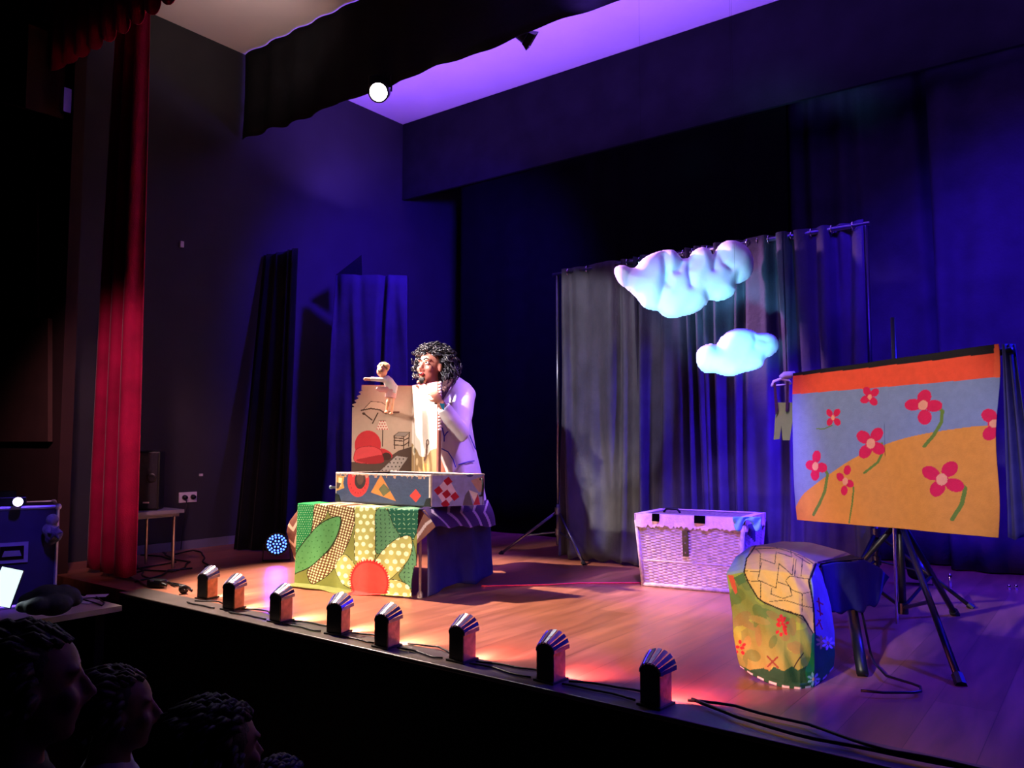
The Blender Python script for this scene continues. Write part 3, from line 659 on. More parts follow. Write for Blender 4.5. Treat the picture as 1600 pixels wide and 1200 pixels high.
# ------------------------------------------------------------------ performer
k = 5.5/1250
pr_ = FL(712, 887)
per = thing('person', pr_, 'performer with curly dark hair in a long white coat leaning over the suitcase', 'person')
W = lambda u, v, w=5.5: PW(u, v, w)
def headgeo(mb, c, face, up, s=1.0, full=True):
    face = face.normalized(); side = face.cross(up).normalized(); up = side.cross(face).normalized()
    R = Matrix((side, face, up)).transposed()
    P_ = lambda x, y, z: Vector(c)+R @ Vector((x*s, y*s, z*s))
    mb.ell(P_(0, -.012, .03), (.077*s, .096*s, .088*s), R, 24, 16)
    mb.ell(P_(0, .022, -.035), (.060*s, .066*s, .078*s), R, 20, 14)
    mb.ell(P_(0, .052, -.088), (.026*s, .026*s, .022*s), R)            # chin
    mb.tube([P_(0, .083, .018), P_(0, .097, -.010), P_(0, .108, -.030)], [.008*s, .0105*s, .013*s], 10)  # nose
    for sx in (-1, 1):
        mb.ell(P_(sx*.012, .092, -.034), .0095*s, nu=8, nv=6)
        mb.ell(P_(sx*.036, .062, -.022), (.026*s, .022*s, .024*s), R)   # cheek
        mb.ell(P_(sx*.030, .072, .034), (.026*s, .014*s, .009*s), R)    # brow
        mb.ell(P_(sx*.077, -.004, -.008), (.010*s, .018*s, .030*s), R)  # ear
    mb.tube([P_(0, -.02, -.06), P_(0, -.035, -.15)], [.05*s, .055*s], 16)
    return P_, R
fd = (RT*-.56+FW*-.80+V3(0,0,.16)).normalized(); hc = W(674, 574, 5.42)
mb = MB(); P_, R_ = headgeo(mb, hc, fd, V3(0, 0, 1)+fd*-.1, 1.04)
shL, shR = W(724, 617, 5.50), W(672, 614, 5.72)
nk = W(693, 601, 5.58); ch = W(703, 640, 5.62); wa = W(712, 690, 5.68); pv = W(716, 735, 5.72)
mb.tube([P_(0, -.03, -.12), nk, ch.lerp(nk, .5), ch, wa, pv], [.052, .07, .13, .145, .13, .15], 18)
mb.tube([shL, nk.lerp(shL, .4), shR], [.055, .07, .055], 14)
elL = W(718, 676, 5.26); haL = W(688, 629, 5.13)
mb.tube([shL, elL, haL], [.05, .04, .026], 14)
elR = W(668, 655, 5.66); haR = W(667, 606, 5.50)
mb.tube([shR, elR, haR], [.05, .04, .026], 14)
for s_, ft in ((1, FL(700, 884)), (-1, FL(728, 889))):
    hp_ = pv+RT*(-.07*s_)+V3(0,0,-.05); kn = hp_.lerp(ft, .5)+FW*-.03; kn.z = .46; an = ft+V3(0,0,.09)
    mb.tube([hp_, kn, an], [.085, .058, .042], 14); mb.tube([an, ft+V3(0,0,.045), ft+V3(0,0,.04)-RT*.10-FW*.06], [.045, .042, .035], 12)
def hand(mb, wrist, pdir, nrm, curl, s=1.0, side=1):
    pdir = pdir.normalized(); lat = pdir.cross(nrm).normalized(); nrm = lat.cross(pdir).normalized()
    palm = wrist+pdir*.045*s
    R = Matrix((lat, pdir, nrm)).transposed(); mb.ell(palm, (.040*s, .050*s, .017*s), R, 14, 10)
    for i, (x, ln) in enumerate(((-.030, .062), (-.010, .074), (.010, .070), (.030, .055))):
        b0 = wrist+pdir*.082*s+lat*x*s; d_ = pdir; p = b0; pts = [wrist+pdir*.05*s+lat*x*.9*s, p]
        for j, fr in enumerate((.42, .33, .25)):
            ang = curl*(j+.6)*(1+.12*i); dd = pdir*math.cos(ang)-nrm*math.sin(ang); p = p+dd*ln*fr*s; pts.append(p)
        mb.tube(pts, [.0095*s, .009*s, .0085*s, .0075*s, .006*s], 8)
    t0 = wrist+pdir*.03*s-lat*.03*s*side
    mb.tube([t0, t0+(pdir*.6-lat*side*.8)*.03*s-nrm*.005, t0+(pdir*.95-lat*side*.5)*.055*s-nrm*.02], [.012*s, .0105*s, .008*s], 8)
hand(mb, haL, (W(680, 622, 5.14)-haL)+V3(0,0,.02), (-FW+RT*.6), .75, .82, 1)
hand(mb, haR, (W(663, 600, 5.47)-haR), (-FW*-1+V3(0,0,.6)), .5, .9, -1)
remesh(mb.build('body', M['skin'], per), .0062, 3)
mb = MB(); R2 = R_
for sx in (-1, 1):
    ey_ = MB().ell(P_(sx*.030, .078, .012), (.014, .010, .010), R2).build('eye', M['eye'], per, smooth=True)
    MB().ell(P_(sx*.030+.001, .0865, .015), .0062, nu=10, nv=8).build('pupil', M['iris'], ey_, smooth=True)
    MB().tube([P_(sx*.012, .092, .034), P_(sx*.030, .092, .042), P_(sx*.052, .072, .034)], [.0035, .005, .0025], 6).build('eyebrow', M['darkhair'], per, smooth=True)
mb = MB(); mb.ell(P_(0, .090, -.060), (.021, .010, .012), R2); mb.build('mouth', M['lips'], per, smooth=True)
mb = MB(); mb.ell(P_(0, .0965, -.060), (.014, .006, .0055), R2); mb.build('mouth_opening', M['iris'], per, smooth=True)
# goatee and hair
mb = MB()
for x in np.linspace(-.02, .02, 7): mb.tube([P_(x, .085, -.082), P_(x*.8, .085, -.106), P_(x*.3, .075, -.120)], [.005, .004, .002], 5)
mb.build('beard', M['darkhair'], per, smooth=True)
mb = MB(); rr = random.Random(11)
for i in range(1300):
    az = rr.uniform(0, 2*PI); el = math.asin(rr.uniform(-.95, 1))
    x, y, z = math.cos(el)*math.sin(az), math.cos(el)*math.cos(az), math.sin(el)
    if y > .35 and z < .50: continue
    if y > .05 and z < .3 and abs(x) < .72: continue
    rad = V3(.148*x, .128*y-.02, .122*z+.036)
    if z < 0: rad = V3(.162*x, .115*y-.035, .155*z+.03)
    base = rad*.70; rs = rr.uniform(.84, 1.22); tw = rr.uniform(0, 6.28); cr = rr.uniform(.007, .015)
    d_ = rad.normalized(); a_ = d_.cross(V3(0, 0, 1)).normalized() if abs(d_.z) < .95 else V3(1, 0, 0); b_ = d_.cross(a_)
    pts = []
    for j in range(9):
        f = j/8; q = base.lerp(rad*rs, min(1, f*1.25))+V3(0, 0, -.018*f*f)
        pts.append(P_(*(q+(a_*math.cos(tw+f*9)+b_*math.sin(tw+f*9))*cr*(.4+f))))
    mb.tube(pts, [.0042]*8+[.002], 4, caps=False)
mb.ell(P_(0, -.035, .04), (.098, .088, .092), R_); mb.ell(P_(0, -.06, -.04), (.098, .06, .085), R_)
mb.build('hair', M['hair'], per, smooth=True)
# coat
mb = MB()
def loft(mb, secs, n=40, fold=0.0, seed=0, mi=0):
    vs_ = []
    for j, (c, rx, rd_) in enumerate(secs):
        for i in range(n):
            a = 2*PI*i/n; f = 1+fold*(j/len(secs))*(math.sin(a*5+seed)+.6*math.sin(a*9+seed*2))
            vs_.append(Vector(c)+RT*(rx*math.cos(a)*f)+V3(FW.x, FW.y, 0).normalized()*(rd_*math.sin(a)*f))
    m_ = len(secs); fs = [(j*n+i, j*n+(i+1) % n, (j+1)*n+(i+1) % n, (j+1)*n+i) for j in range(m_-1) for i in range(n)]
    fs += [tuple(range(n))[::-1], tuple((m_-1)*n+i for i in range(n))]
    return mb.add(vs_, fs, mi)
secs = []
for (ul, ur, v, w, dp) in ((684, 709, 592, 5.57, .07), (679, 716, 598, 5.58, .10), (672, 725, 605, 5.60, .13), (664, 733, 616, 5.60, .15), (668, 736, 632, 5.60, .165), (674, 736, 660, 5.62, .17), (682, 742, 700, 5.64, .18), (694, 749, 730, 5.66, .20), (702, 754, 755, 5.68, .22), (708, 759, 783, 5.68, .23)):
    c = W((ul+ur)/2, v, w); secs.append((c, (ur-ul)/2*w/1250, dp))
loft(mb, secs, 48, .05, 1)
mb.tube([shL, shL.lerp(elL, .5), elL, elL.lerp(haL, .55), elL.lerp(haL, .86)], [.082, .078, .070, .056, .046], 20)
mb.tube([shR, elR, elR.lerp(haR, .88)], [.075, .064, .045], 18)
mb.ell(shL, (.088, .088, .075)); mb.ell(shR, (.08, .08, .07)); mb.tube([nk+V3(0,0,.0), nk.lerp(shL, .5)+V3(0,0,.012), shL], [.085, .088, .088], 16)
coat = remesh(mb.build('coat', M['coat'], per), .009, 5)
mb = MB(); n_f = -V3(FW.x, FW.y, 0).normalized()
mb.plank([W(686, 594, 5.42), W(700, 596, 5.42), W(706, 606, 5.40), W(690, 622, 5.36)], n_f, .012)
mb.plank([W(664, 599, 5.52), W(680, 603, 5.47), W(680, 612, 5.44), W(668, 606, 5.5)], n_f, .012)
remesh(mb.build('coat_collar', M['coat'], per), .006, 3)
for s_ in (0, 1):
    mb = MB()
    for ph in (0, 2.1, 4.2):
        pts = []
        for j in range(30):
            f = j/29; p = W(706-s_*7-f*(22-s_*6), 592+f*38, 5.38-.20*f); pts.append(p+RT*.011*math.sin(f*24+ph)+UP*.008*math.cos(f*24+ph)-FW*.012*math.cos(f*12+ph))
        mb.tube(pts, .0105, 7)
    mb.build('scarf_braid', M['scarf'], per, smooth=True)
MB().plank([W(687, 630, 5.095), W(695, 631, 5.095), W(694, 641, 5.10), W(690, 638, 5.10)], n_f, .008).build('turquoise_patch', M['turq'], per)
mb = MB()
for pts in ([(691, 674), (694, 682), (698, 679), (702, 675)], [(694, 682), (694, 690)]):
    pass
for s_, ft in ((1, FL(700, 884)), (-1, FL(728, 889))):
    hp_ = pv+RT*(-.07*s_)+V3(0,0,-.02); kn = hp_.lerp(ft, .5)+FW*-.03; kn.z = .46
    mb.tube([hp_, kn, ft+V3(0,0,.09)], [.105, .078, .066], 16)
remesh(mb.build('trousers', M['trousers'], per), .009, 4)
# printed marks on the coat skirt
mb = MB()
def oncoat(u, v):
    best = min(range(len(secs)-1), key=lambda i: abs((690-(v-0))*0+secs[i][0].z-W(u, v, 5.5).z))
    c, rx, rd_ = secs[best]; p = W(u, v, 5.5); dx = (p-c).dot(RT)*(1)/rx; dx = max(-.97, min(.97, dx))
    w = (c-CAM).dot(FW)-rd_*math.sqrt(1-dx*dx)-.012; return W(u, v, w)
for pts in ([(691, 668), (694, 682), (694, 690)], [(694, 682), (698, 676), (701, 674)], [(690, 701), (700, 706), (708, 718), (712, 730)], [(734, 680), (738, 690), (743, 702)], [(716, 726), (730, 722), (741, 720)]):
    MB().tube([oncoat(*p) for p in pts], .004, 6).build('printed_mark', M['bluecloth'], per)
mb = MB()
for s_, ft in ((1, FL(700, 884)), (-1, FL(728, 889))):
    mb = MB().tube([ft+V3(0,0,.05)+RT*.04+FW*.03, ft+V3(0,0,.05), ft+V3(0,0,.042)-RT*.12-FW*.07], [.048, .052, .04], 12)
    remesh(mb.build('shoe', M['rubber'], per), .008, 3)

# ------------------------------------------------------------------ fabric clouds
def cloud(outline, creases, y, label, wires, R_, cs=1.0):
    """stuffed pillow: an outline with a seam, fattened towards the middle, with stitched creases"""
    poly = smoothpoly([(850+a/3.2, 340+b/3.2) for a, b in outline], 7); P0_ = np.array(poly)
    x0, y0 = P0_.min(0); x1, y1 = P0_.max(0); nu, nv = int((x1-x0)/1.6), int((y1-y0)/1.6)
    xs_, ys_ = np.meshgrid(np.linspace(x0, x1, nu), np.linspace(y0, y1, nv)); Pt = Paint(xs_.ravel(), ys_.ravel(), (0, 0, 0))
    ins = Pt.inpoly(poly); d = np.full(len(ins), 1e9)
    for a, b in zip(poly, poly[1:]+poly[:1]): d = np.minimum(d, Pt.dist(a, b))
    h = R_*np.sqrt(np.clip(1-(1-np.minimum(d, R_)/R_)**2, 0, 1))*.8
    for cr in creases:
        q = [(850+a/3.2, 340+b/3.2) for a, b in cr[1:]]; dc = np.full(len(ins), 1e9)
        for a, b in zip(q[:-1], q[1:]): dc = np.minimum(dc, Pt.dist(a, b))
        h *= 1-.55*cr[0]*np.exp(-(dc/(5.5*cs))**1.3)
    h += .6*np.sin(Pt.x*.21+Pt.y*.13)*np.clip(d/8, 0, 1)
    mb = MB(); idx = -np.ones(len(ins), int); c0 = PY((x0+x1)/2, (y0+y1)/2, y); w0 = (c0-CAM).dot(FW); sc_ = w0/1250
    hb = V3(FW.x, FW.y, 0).normalized(); c_u = Vector((RT.x, RT.y, 0))
    pos = lambda i, s_: c0+RT*((Pt.x[i]-(x0+x1)/2)*sc_)-V3(0,0,1)*((Pt.y[i]-(y0+y1)/2)*sc_)+hb*(s_*(max(h[i], 0)+.6)*sc_)
    I = np.nonzero(ins)[0]; nI = len(I); idx[I] = np.arange(nI)
    mb.v = [pos(i, -1) for i in I]+[pos(i, .8) for i in I]; fs = []
    edge = {}
    for j in range(nv-1):
        for i in range(nu-1):
            q = [j*nu+i, j*nu+i+1, (j+1)*nu+i+1, (j+1)*nu+i]
            if all(idx[k] >= 0 for k in q):
                q = [int(idx[k]) for k in q]; fs.append(q); fs.append([k+nI for k in q[::-1]])
                for a, b in zip(q, q[1:]+q[:1]):
                    if (b, a) in edge: del edge[(b, a)]
                    else: edge[(a, b)] = 1
    for a, b in edge: fs.append([b, a, a+nI, b+nI])
    mb.f = fs; mb.m = [0]*len(fs)
    o = mb.build('fabric_cloud', M['cloud'], smooth=True)
    k = o.modifiers.new('s', 'SMOOTH'); k.iterations = 3; k.factor = .5
    tag(o, label, 'cloud')
    for (u, v) in wires:
        a = PY(u, v+6, y); MB().tube([a, V3(a.x, a.y, HC)], .0005, 4).build('hanging_thread', M['tape'], o)
    return o
cloud([(348, 270), (362, 242), (400, 237), (446, 250), (490, 205), (545, 175), (600, 160), (645, 160), (680, 190), (692, 203), (722, 196), (745, 165), (790, 145), (832, 160), (846, 182), (880, 130), (930, 110), (980, 122), (1020, 152), (1046, 205), (1046, 260), (1025, 305), (985, 330), (960, 338), (955, 375), (920, 408), (870, 420), (825, 416), (810, 440), (760, 478), (700, 495), (640, 508), (595, 495), (565, 470), (535, 466), (495, 450), (460, 405), (415, 362), (375, 330)],
      [(.5, (446, 250), (415, 300), (410, 350)), (.55, (590, 205), (600, 290), (575, 400), (560, 460)), (.45, (600, 170), (595, 250), (600, 330)), (.5, (690, 205), (660, 280)), (.5, (722, 200), (710, 280), (720, 350)), (.45, (846, 185), (835, 270)), (.4, (870, 180), (880, 240), (915, 265)), (.35, (955, 340), (960, 290)), (.4, (640, 280), (680, 240)), (.35, (745, 215), (720, 260)), (.3, (610, 300), (605, 350)), (.3, (815, 416), (800, 380))],
      4.72, 'large pillow-like white cloud hanging before the dark curtain', [(1003, 396), (1150, 380)], 34)
cloud([(758, 700), (768, 660), (800, 635), (835, 628), (860, 632), (885, 595), (930, 562), (985, 550), (1040, 560), (1072, 575), (1120, 575), (1158, 595), (1174, 635), (1165, 670), (1135, 695), (1105, 710), (1090, 745), (1050, 765), (990, 780), (935, 798), (890, 792), (850, 780), (800, 778), (768, 745)],
      [(.4, (860, 632), (852, 655)), (.4, (1040, 565), (1045, 620), (1035, 650)), (.35, (1072, 577), (1050, 605), (1090, 620)), (.3, (1105, 708), (1090, 690))],
      4.70, 'small white cloud hanging lower, just below the large one', [(1150, 516)], 26)

# ------------------------------------------------------------------ curtain on its stand
RZ = 2.2; RA = V3(-3.46, 5.17, RZ); RB = V3(-1.18, 5.07, RZ); rd_dir = (RB-RA).normalized()
st = thing('curtain_stand', V3(RA.x+.01, RA.y, 0), 'portable black curtain rail on tripod stands behind the clouds', 'stand')
MB().tube([RA-rd_dir*.03, RB+rd_dir*.05], .014, 12).build('rail', M['metal'], st, smooth=True)
def tripod_parts(base, top, feet, hub, brace, par, r=.017, foot=M['rubber'], legw=.011, m=M['blackmetal']):
    MB().tube([base+V3(0,0,.10), base+V3(0,0,hub+.05)], r, 12).tube([base+V3(0,0,hub), V3(base.x, base.y, top)], r*.72, 12).build('pole', m, par, smooth=True)
    for zc, kc in ((hub, 1.7), (brace, 1.5)): MB().lathe(base+V3(0,0,zc-.025), (0,0,1), [(0, r*kc), (.05, r*kc)], 14).build('collar', m, par)
    for f in feet:
        h_ = base+V3(0,0,hub); ft = Vector(f); lg = MB().tube([h_, ft], legw, 8).build('leg', m, par, smooth=True)
        mid = h_.lerp(ft, .56); MB().tube([base+V3(0,0,brace), mid], legw*.6, 6).build('brace', m, par)
        MB().tube([ft.lerp(h_, .05), ft], legw*1.5, 8).build('rubber_foot', foot, lg)
bs = V3(RA.x+.01, RA.y, 0)
greym = mat('grey_stand_metal', (120, 120, 128), .3, .1, 20, metal=.9)
tripod_parts(bs, RZ, [FL(781, 866), FL(913, 883), bs+(FW*.5).xyz*V3(1,1,0)+V3(.1, .1, 0)], .36, .20, st, m=greym)
bs2 = V3(RB.x+.03, RB.y, 0)
tripod_parts(bs2, RZ, [bs2+V3(.5, -.1, 0), bs2+V3(-.35, .4, 0), bs2+V3(-.1, -.45, 0)], .36, .2, st)
LN = (RB-RA).length
def cpanel(s0, s1, folds, label, mt, seed, botw=None, bshift=0, amp=.05, front=0):
    a = RA+rd_dir*s0+V3(0,0,.03); b = RA+rd_dir*s1+V3(0,0,.03)
    ab = RA+rd_dir*(s0-.0)+V3(0, front, 0); bb = RA+rd_dir*(s1+bshift)+V3(0, front, 0); ab.z = bb.z = .012
    o = drape('velvet_curtain', a, b, ab, bb, mt, folds, amp, 40, folds*16, .005, seed, flare=.1, wob=.5, hem=lambda u: .012*math.sin(u*33)+.006)
    tag(o, label, 'curtain', 'curtain panels on the portable rail')
    for q in range(folds*2):
        f = (q+.5)/(folds*2); p = RA+rd_dir*(s0+(s1-s0)*f)
        ring = MB(); pts = [p+V3(0,0,1)*.026*math.cos(x)+rd_dir.cross(V3(0,0,1))*.026*math.sin(x) for x in np.linspace(0, 2*PI, 13)]
        ring.tube(pts, .0045, 6, caps=False).build('grommet_ring', M['chrome'], o, smooth=True)
cpanel(.03, .74, 2, 'grey crushed-velvet curtain panel at the left end of the rail, lit by the spotlight', M['greyvelvet'], 1, amp=.035)
cv = mat('dark_curtain_velvet', (58, 54, 70), .7, .35, 6, .4, 30, sheen=.1, spec=.25)
cpanel(.72, 1.28, 4, 'dark curtain panel directly behind the large cloud', cv, 2)
cpanel(1.25, 1.82, 4, 'dark curtain panel with narrow bright blue folds behind the small cloud', cv, 5, amp=.045)
cpanel(1.80, 2.30, 2, 'darkest curtain panel at the right end of the rail, partly behind the banner', M['bluedrape'], 6)

# ------------------------------------------------------------------ wicker basket
B0, B1 = V3(-2.375, 4.505, 0), V3(-1.80, 4.60, 0); bd = V3(-.03, .40, 0); BH = .405
bk = thing('wicker_trunk', (B0+B1+bd)/2, 'large wicker trunk with a closed lid and pink trim in front of the curtain', 'basket')
ex = (B1-B0).normalized(); ey = bd.normalized(); flr = .035
T0, T1, T2, T3 = B0-ex*flr-ey*flr*.5, B1+ex*flr-ey*flr*.5, B1+bd+ex*flr+ey*flr*.5, B0+bd-ex*flr+ey*flr*.5
Bq = [B0, B1, B1+bd, B0+bd]; Tq = [T0, T1, T2, T3]
for i in range(4):
    a, b, c, d_ = Bq[i], Bq[(i+1) % 4], Tq[(i+1) % 4], Tq[i]; n = (b-a).normalized().cross(V3(0,0,1)); L_ = (b-a).length; ns_ = int(L_/.028)
    def wf(u, v, a=a, b=b, c=c, d_=d_, n=n, ns_=ns_):
        p = (a*(1-u)+b*u)*(1-v)+(d_*(1-u)+c*u)*v; p.z = v*BH
        row = math.floor(v*46); g = math.cos(PI*u*ns_+PI*row); return p+n*(.0035*g*abs(math.sin(PI*46*v))+.001*math.sin(u*40+v*13))
    MB().grid(wf, ns_*4, 46*4).build('woven_side', M['wicker'], bk, smooth=True, solid=.004)
mb = MB()
for i in range(4): mb.tube([Bq[i], zz(Tq[i], BH)], .013, 8); mb.tube([zz(Bq[i], .014), zz(Bq[(i+1) % 4], .014)], .013, 8); mb.tube([zz(Bq[i].lerp(Tq[i], .4), BH*.4)+(B0-bd).normalized()*0, zz(Bq[(i+1) % 4].lerp(Tq[(i+1) % 4], .4), BH*.4)], .006, 6)
mb.build('corner_cane', M['wicker'], bk, smooth=True)
MB().plank([zz(T0, BH), zz(T1, BH), zz(T2, BH), zz(T3, BH)], (0,0,1), .035).build('lid', M['lidtop'], bk)
MB().plank([zz(p, .01) for p in Bq], (0,0,1), .01).build('bottom', M['wicker'], bk)
rr = random.Random(5)
for i, (a, b) in enumerate(((T0, T1), (T1, T2), (T2, T3), (T3, T0))):
    n = (b-a).normalized().cross(V3(0,0,1)); hs = [rr.uniform(.0, .022) for _ in range(60)]
    def tf(u, v, a=a, b=b, n=n, hs=hs):
        p = a*(1-u)+b*u; k_ = hs[min(59, int(u*59))]
        if v > .5: kk = (v-.5)*2; return zz(p, BH+.040)-n*(.05*kk-.012)
        kk = v*2; return zz(p, BH-.022-k_+(.062+k_)*kk)+n*(.013+.006*math.sin(u*30)*(1-kk))
    MB().grid(tf, 60, 8).build('lace_trim', M['lidcloth'], bk, smooth=False, solid=.003)
def onfront(u, v, dn=.016):
    f = u; return zz(B0*(1-u)+B1*u, 0)+V3(0,0,v*BH)-ey*(dn+flr*.5*v)
hs_ = MB(); c = onfront(.47, .86, .024)
hs_.plank([onfront(.45, .50), onfront(.51, .50), onfront(.51, .88, .02), onfront(.45, .88, .02)], -ey, .008).build('leather_hasp', M['blackplastic'], bk)
for v in (.56, .70, .80): MB().ell(onfront(.48, v, .026), .006, nu=8, nv=6).build('rivet', M['chrome'], bk, smooth=True)
for u0, u1 in ((.17, .24), (.57, .67)):
    MB().plank([zz(T0.lerp(T1, u0), BH-.0)-ey*.022+V3(0,0,.0), zz(T0.lerp(T1, u1), BH)-ey*.022, zz(T0.lerp(T1, u1), BH+.046)-ey*.018, zz(T0.lerp(T1, u0), BH+.046)-ey*.018], -ey, .004).build('black_patch', M['tape'], bk)
cy = mat('cyan_lit_rag', (120, 205, 235), .7, .15, 20, .3, 40)  # cyan stage light put into the rag's colour
def rag(u, v): return zz(T1, BH+.02)+ex*.012+(-ey)*(.03-.01*v)+ex*(-.06+.14*u)*1+ey*(.10*max(0, u-.4))+V3(0, 0, .03-.085*v*(.6+.4*math.sin(u*9)))+(-ey)*.01*math.sin(u*17+v*6)
MB().grid(rag, 24, 10).build('cyan_lit_rag', cy, bk, smooth=True, solid=.004)
for i in range(5):
    a = zz(T1.lerp(T2, .12+.05*i), BH-.0)+ex*.016; MB().tube([a, a+V3(.008, 0, -.03), a+V3(-.004+.003*i, .004, -.06-.012*i)], .006, 6).build('dark_tassel', M['navycloth'], bk)
mb = MB(); hp0 = zz(T0.lerp(T3, .5)+ex*.09, BH+.037)
mb.tube([hp0, hp0+V3(.02, 0, .022), hp0+V3(.09, .01, .022), hp0+V3(.11, .01, 0)], .007, 8).build('lid_handle', M['blackplastic'], bk, smooth=True)

# ------------------------------------------------------------------ flower banner on its stand
NT = PW(1239, 583, 4.30); NR = PW(1556, 537, 3.36); nb = V3(-1.375, 4.41, .466); NBL = PW(1247, 812, 4.25); NBR = PW(1565, 840, 3.31)
nd = (NR-NT); nd.z = 0; nd.normalize(); nn = V3(nd.y, -nd.x, 0)
if nn.dot(CAM-NT) < 0: nn = -nn
bs3 = V3(-.875, 4.17, 0)
mid = (NT+NR)/2; tpar = (bs3-NT).dot(nd); foot_on = NT+nd*tpar
bs3 = V3(foot_on.x, foot_on.y, 0)-nn*.12
bst = thing('banner_stand', bs3, 'black tripod stand holding up the flower banner', 'stand')
tripod_parts(bs3, 1.50, [FL(1502, 1072), bs3+V3(-.45, .25, 0), bs3+V3(.15, .5, 0)], .52, .10, bst, r=.017, legw=.0145)
MB().tube([bs3+nn*.026-RT*.012+V3(.0,0,.03), bs3+nn*.026-RT*.012+V3(0,0,1.1)], .007, 8).build('bright_rod', M['chrome'], bst, smooth=True)
top0 = NT+V3(0,0,-.03)-nn*.05-nd*.03; top1 = NR+V3(0,0,-.03)-nn*.05+nd*.04
MB().tube([top0, top1], .016, 10).build('crossbar', M['blackmetal'], bst, smooth=True)
def banner(U, V):
    x, y = bil([(200, 272), (1240, 118), (1285, 1135), (218, 1032)], U, V); P = Paint(x, y, (118, 132, 168))
    yo0 = 287+(x-203)*(-.117); yo1 = 383+(x-205)*(-.084)
    hill = np.interp(x, [190, 218, 250, 280, 340, 400, 480, 560, 620, 700, 780, 850, 950, 1050, 1150, 1300], [990, 965, 930, 900, 860, 820, 775, 728, 695, 660, 632, 612, 588, 570, 556, 543])
    P.put(y > hill, (208, 138, 62))
    P.put(y < yo1, (226, 78, 50)); P.put(y < yo0, (26, 22, 26)); P.put((x > 1222) & (y < 300) & (y < yo1), (232, 92, 56))
    st_ = [([(455, 543), (405, 562), (355, 562)], 6), ([(985, 440), (1015, 470), (1015, 530), (985, 600), (945, 657)], 17), ([(395, 755), (425, 800), (408, 890), (375, 955), (340, 1008)], 17), ([(568, 835), (582, 880), (570, 960), (546, 1056)], 9), ([(718, 640), (728, 680), (700, 740), (636, 795)], 13), ([(1100, 845), (1128, 880), (1115, 960), (1080, 1040)], 20)]
    for s_, w_ in st_: P.line(s_, (98, 124, 52), w_)
    fl = [((460, 503), [(438, 478), (482, 476), (484, 525), (440, 525)], 19, 13), ((652, 392), [(637, 362), (680, 368), (672, 415), (628, 405)], 22, 14), ((923, 438), [(925, 395), (878, 435), (972, 442), (937, 502)], 34, 26),
          ((350, 758), [(356, 708), (324, 752), (390, 765), (350, 800)], 28, 22), ((533, 838), [(503, 815), (545, 780), (558, 850), (526, 886)], 22, 20), ((662, 640), [(625, 606), (692, 592), (700, 666), (637, 682)], 33, 27),
          ((1025, 832), [(975, 798), (1060, 778), (1082, 862), (1006, 880)], 37, 31), ((1250, 540), [(1227, 498), (1238, 592), (1268, 545)], 32, 22)]
    for (cx, cy_), ps, r, rc in fl:
        for px_, py_ in ps:
            a = math.atan2(py_-cy_, px_-cx); P.ell(px_, py_, r*1.18, r*.92, (204, 28, 76), a)
        P.ell(cx, cy_, r*.8, r*.8, (204, 28, 76)); P.ell(cx, cy_, rc*.82, rc, (222, 150, 120))
    return P.c
def banfn(u, v):
    t_ = NT*(1-u)+NR*u; b_ = NBL*(1-u)+NBR*u; p = t_*v+b_*(1-v)
    return p+nn*(.012*math.sin(u*8+.5)*(1-v)+.006*math.sin(u*19+v*4)+.012*math.sin(v*3+u*2))+nd*.008*math.sin(v*9)*(u if u > .5 else -(1-u)*.3)
o = MB().grid(banfn, 330, 270, colfn=banner).build('flower_banner', M['painted'], smooth=True, solid=.004)
tag(o, 'cloth banner painted with pink flowers on an ochre hill under a red band', 'banner')
def backc(u, v):
    p0 = NR*(1-v)+(NBR+V3(0, 0, .0))*v if False else NBR.lerp(NR, v)
    return p0+nd*(.01+.085*u*(1.25-v))-nn*(.03+.05*u+.012*math.sin(u*16))+V3(0, 0, -.01*math.sin(u*9) if v == 0 else 0)
o = MB().grid(backc, 30, 30).build('back_cloth', M['bluecloth'] if False else mat('blue_backing_cloth', (60, 55, 120), .85, .3, 8, .4, 20), smooth=True, solid=.004)
tag(o, 'blue cloth edge hanging behind the right side of the flower banner', 'cloth')
# tiny dungarees pegged at the left end
dg_ = 4.32
tr = thing('doll_dungarees', PW(1225, 690, dg_), 'small green felt trousers with braces hung at the left end of the banner', 'clothes')
MB().prism([PW(*p, dg_) for p in ((1216, 629), (1241, 629), (1238, 660), (1234, 688), (1224, 688), (1221, 664), (1218, 686), (1210, 687), (1212, 655))], FW*.012).build('trousers', M['green'], tr)
MB().plank([PW(*p, dg_-.01) for p in ((1209, 598), (1212, 597), (1216, 640), (1212, 648))], FW, .006).build('brace_strap', M['scarf'], tr)
MB().plank([PW(*p, dg_-.01) for p in ((1229, 596), (1233, 596), (1232, 640), (1228, 643))], FW, .006).build('brace_strap', M['scarf'], tr)
mb = MB().tube([PW(*p, dg_) for p in ((1206, 604), (1209, 596), (1220, 592), (1232, 594), (1236, 600))], .008, 6); mb.tube([PW(*p, dg_) for p in ((1212, 602), (1228, 601))], .005, 6)
mb.build('white_band', M['whitecloth'], tr, smooth=True)
o = MB().tube([PW(*p, dg_) for p in ((1219, 590), (1226, 586), (1234, 586), (1242, 583))], [.012, .018, .02, .012], 8).build('white_rag', M['whitecloth'], smooth=True)
tag(o, 'crumpled whitish rag tied at the top left corner of the banner', 'cloth')

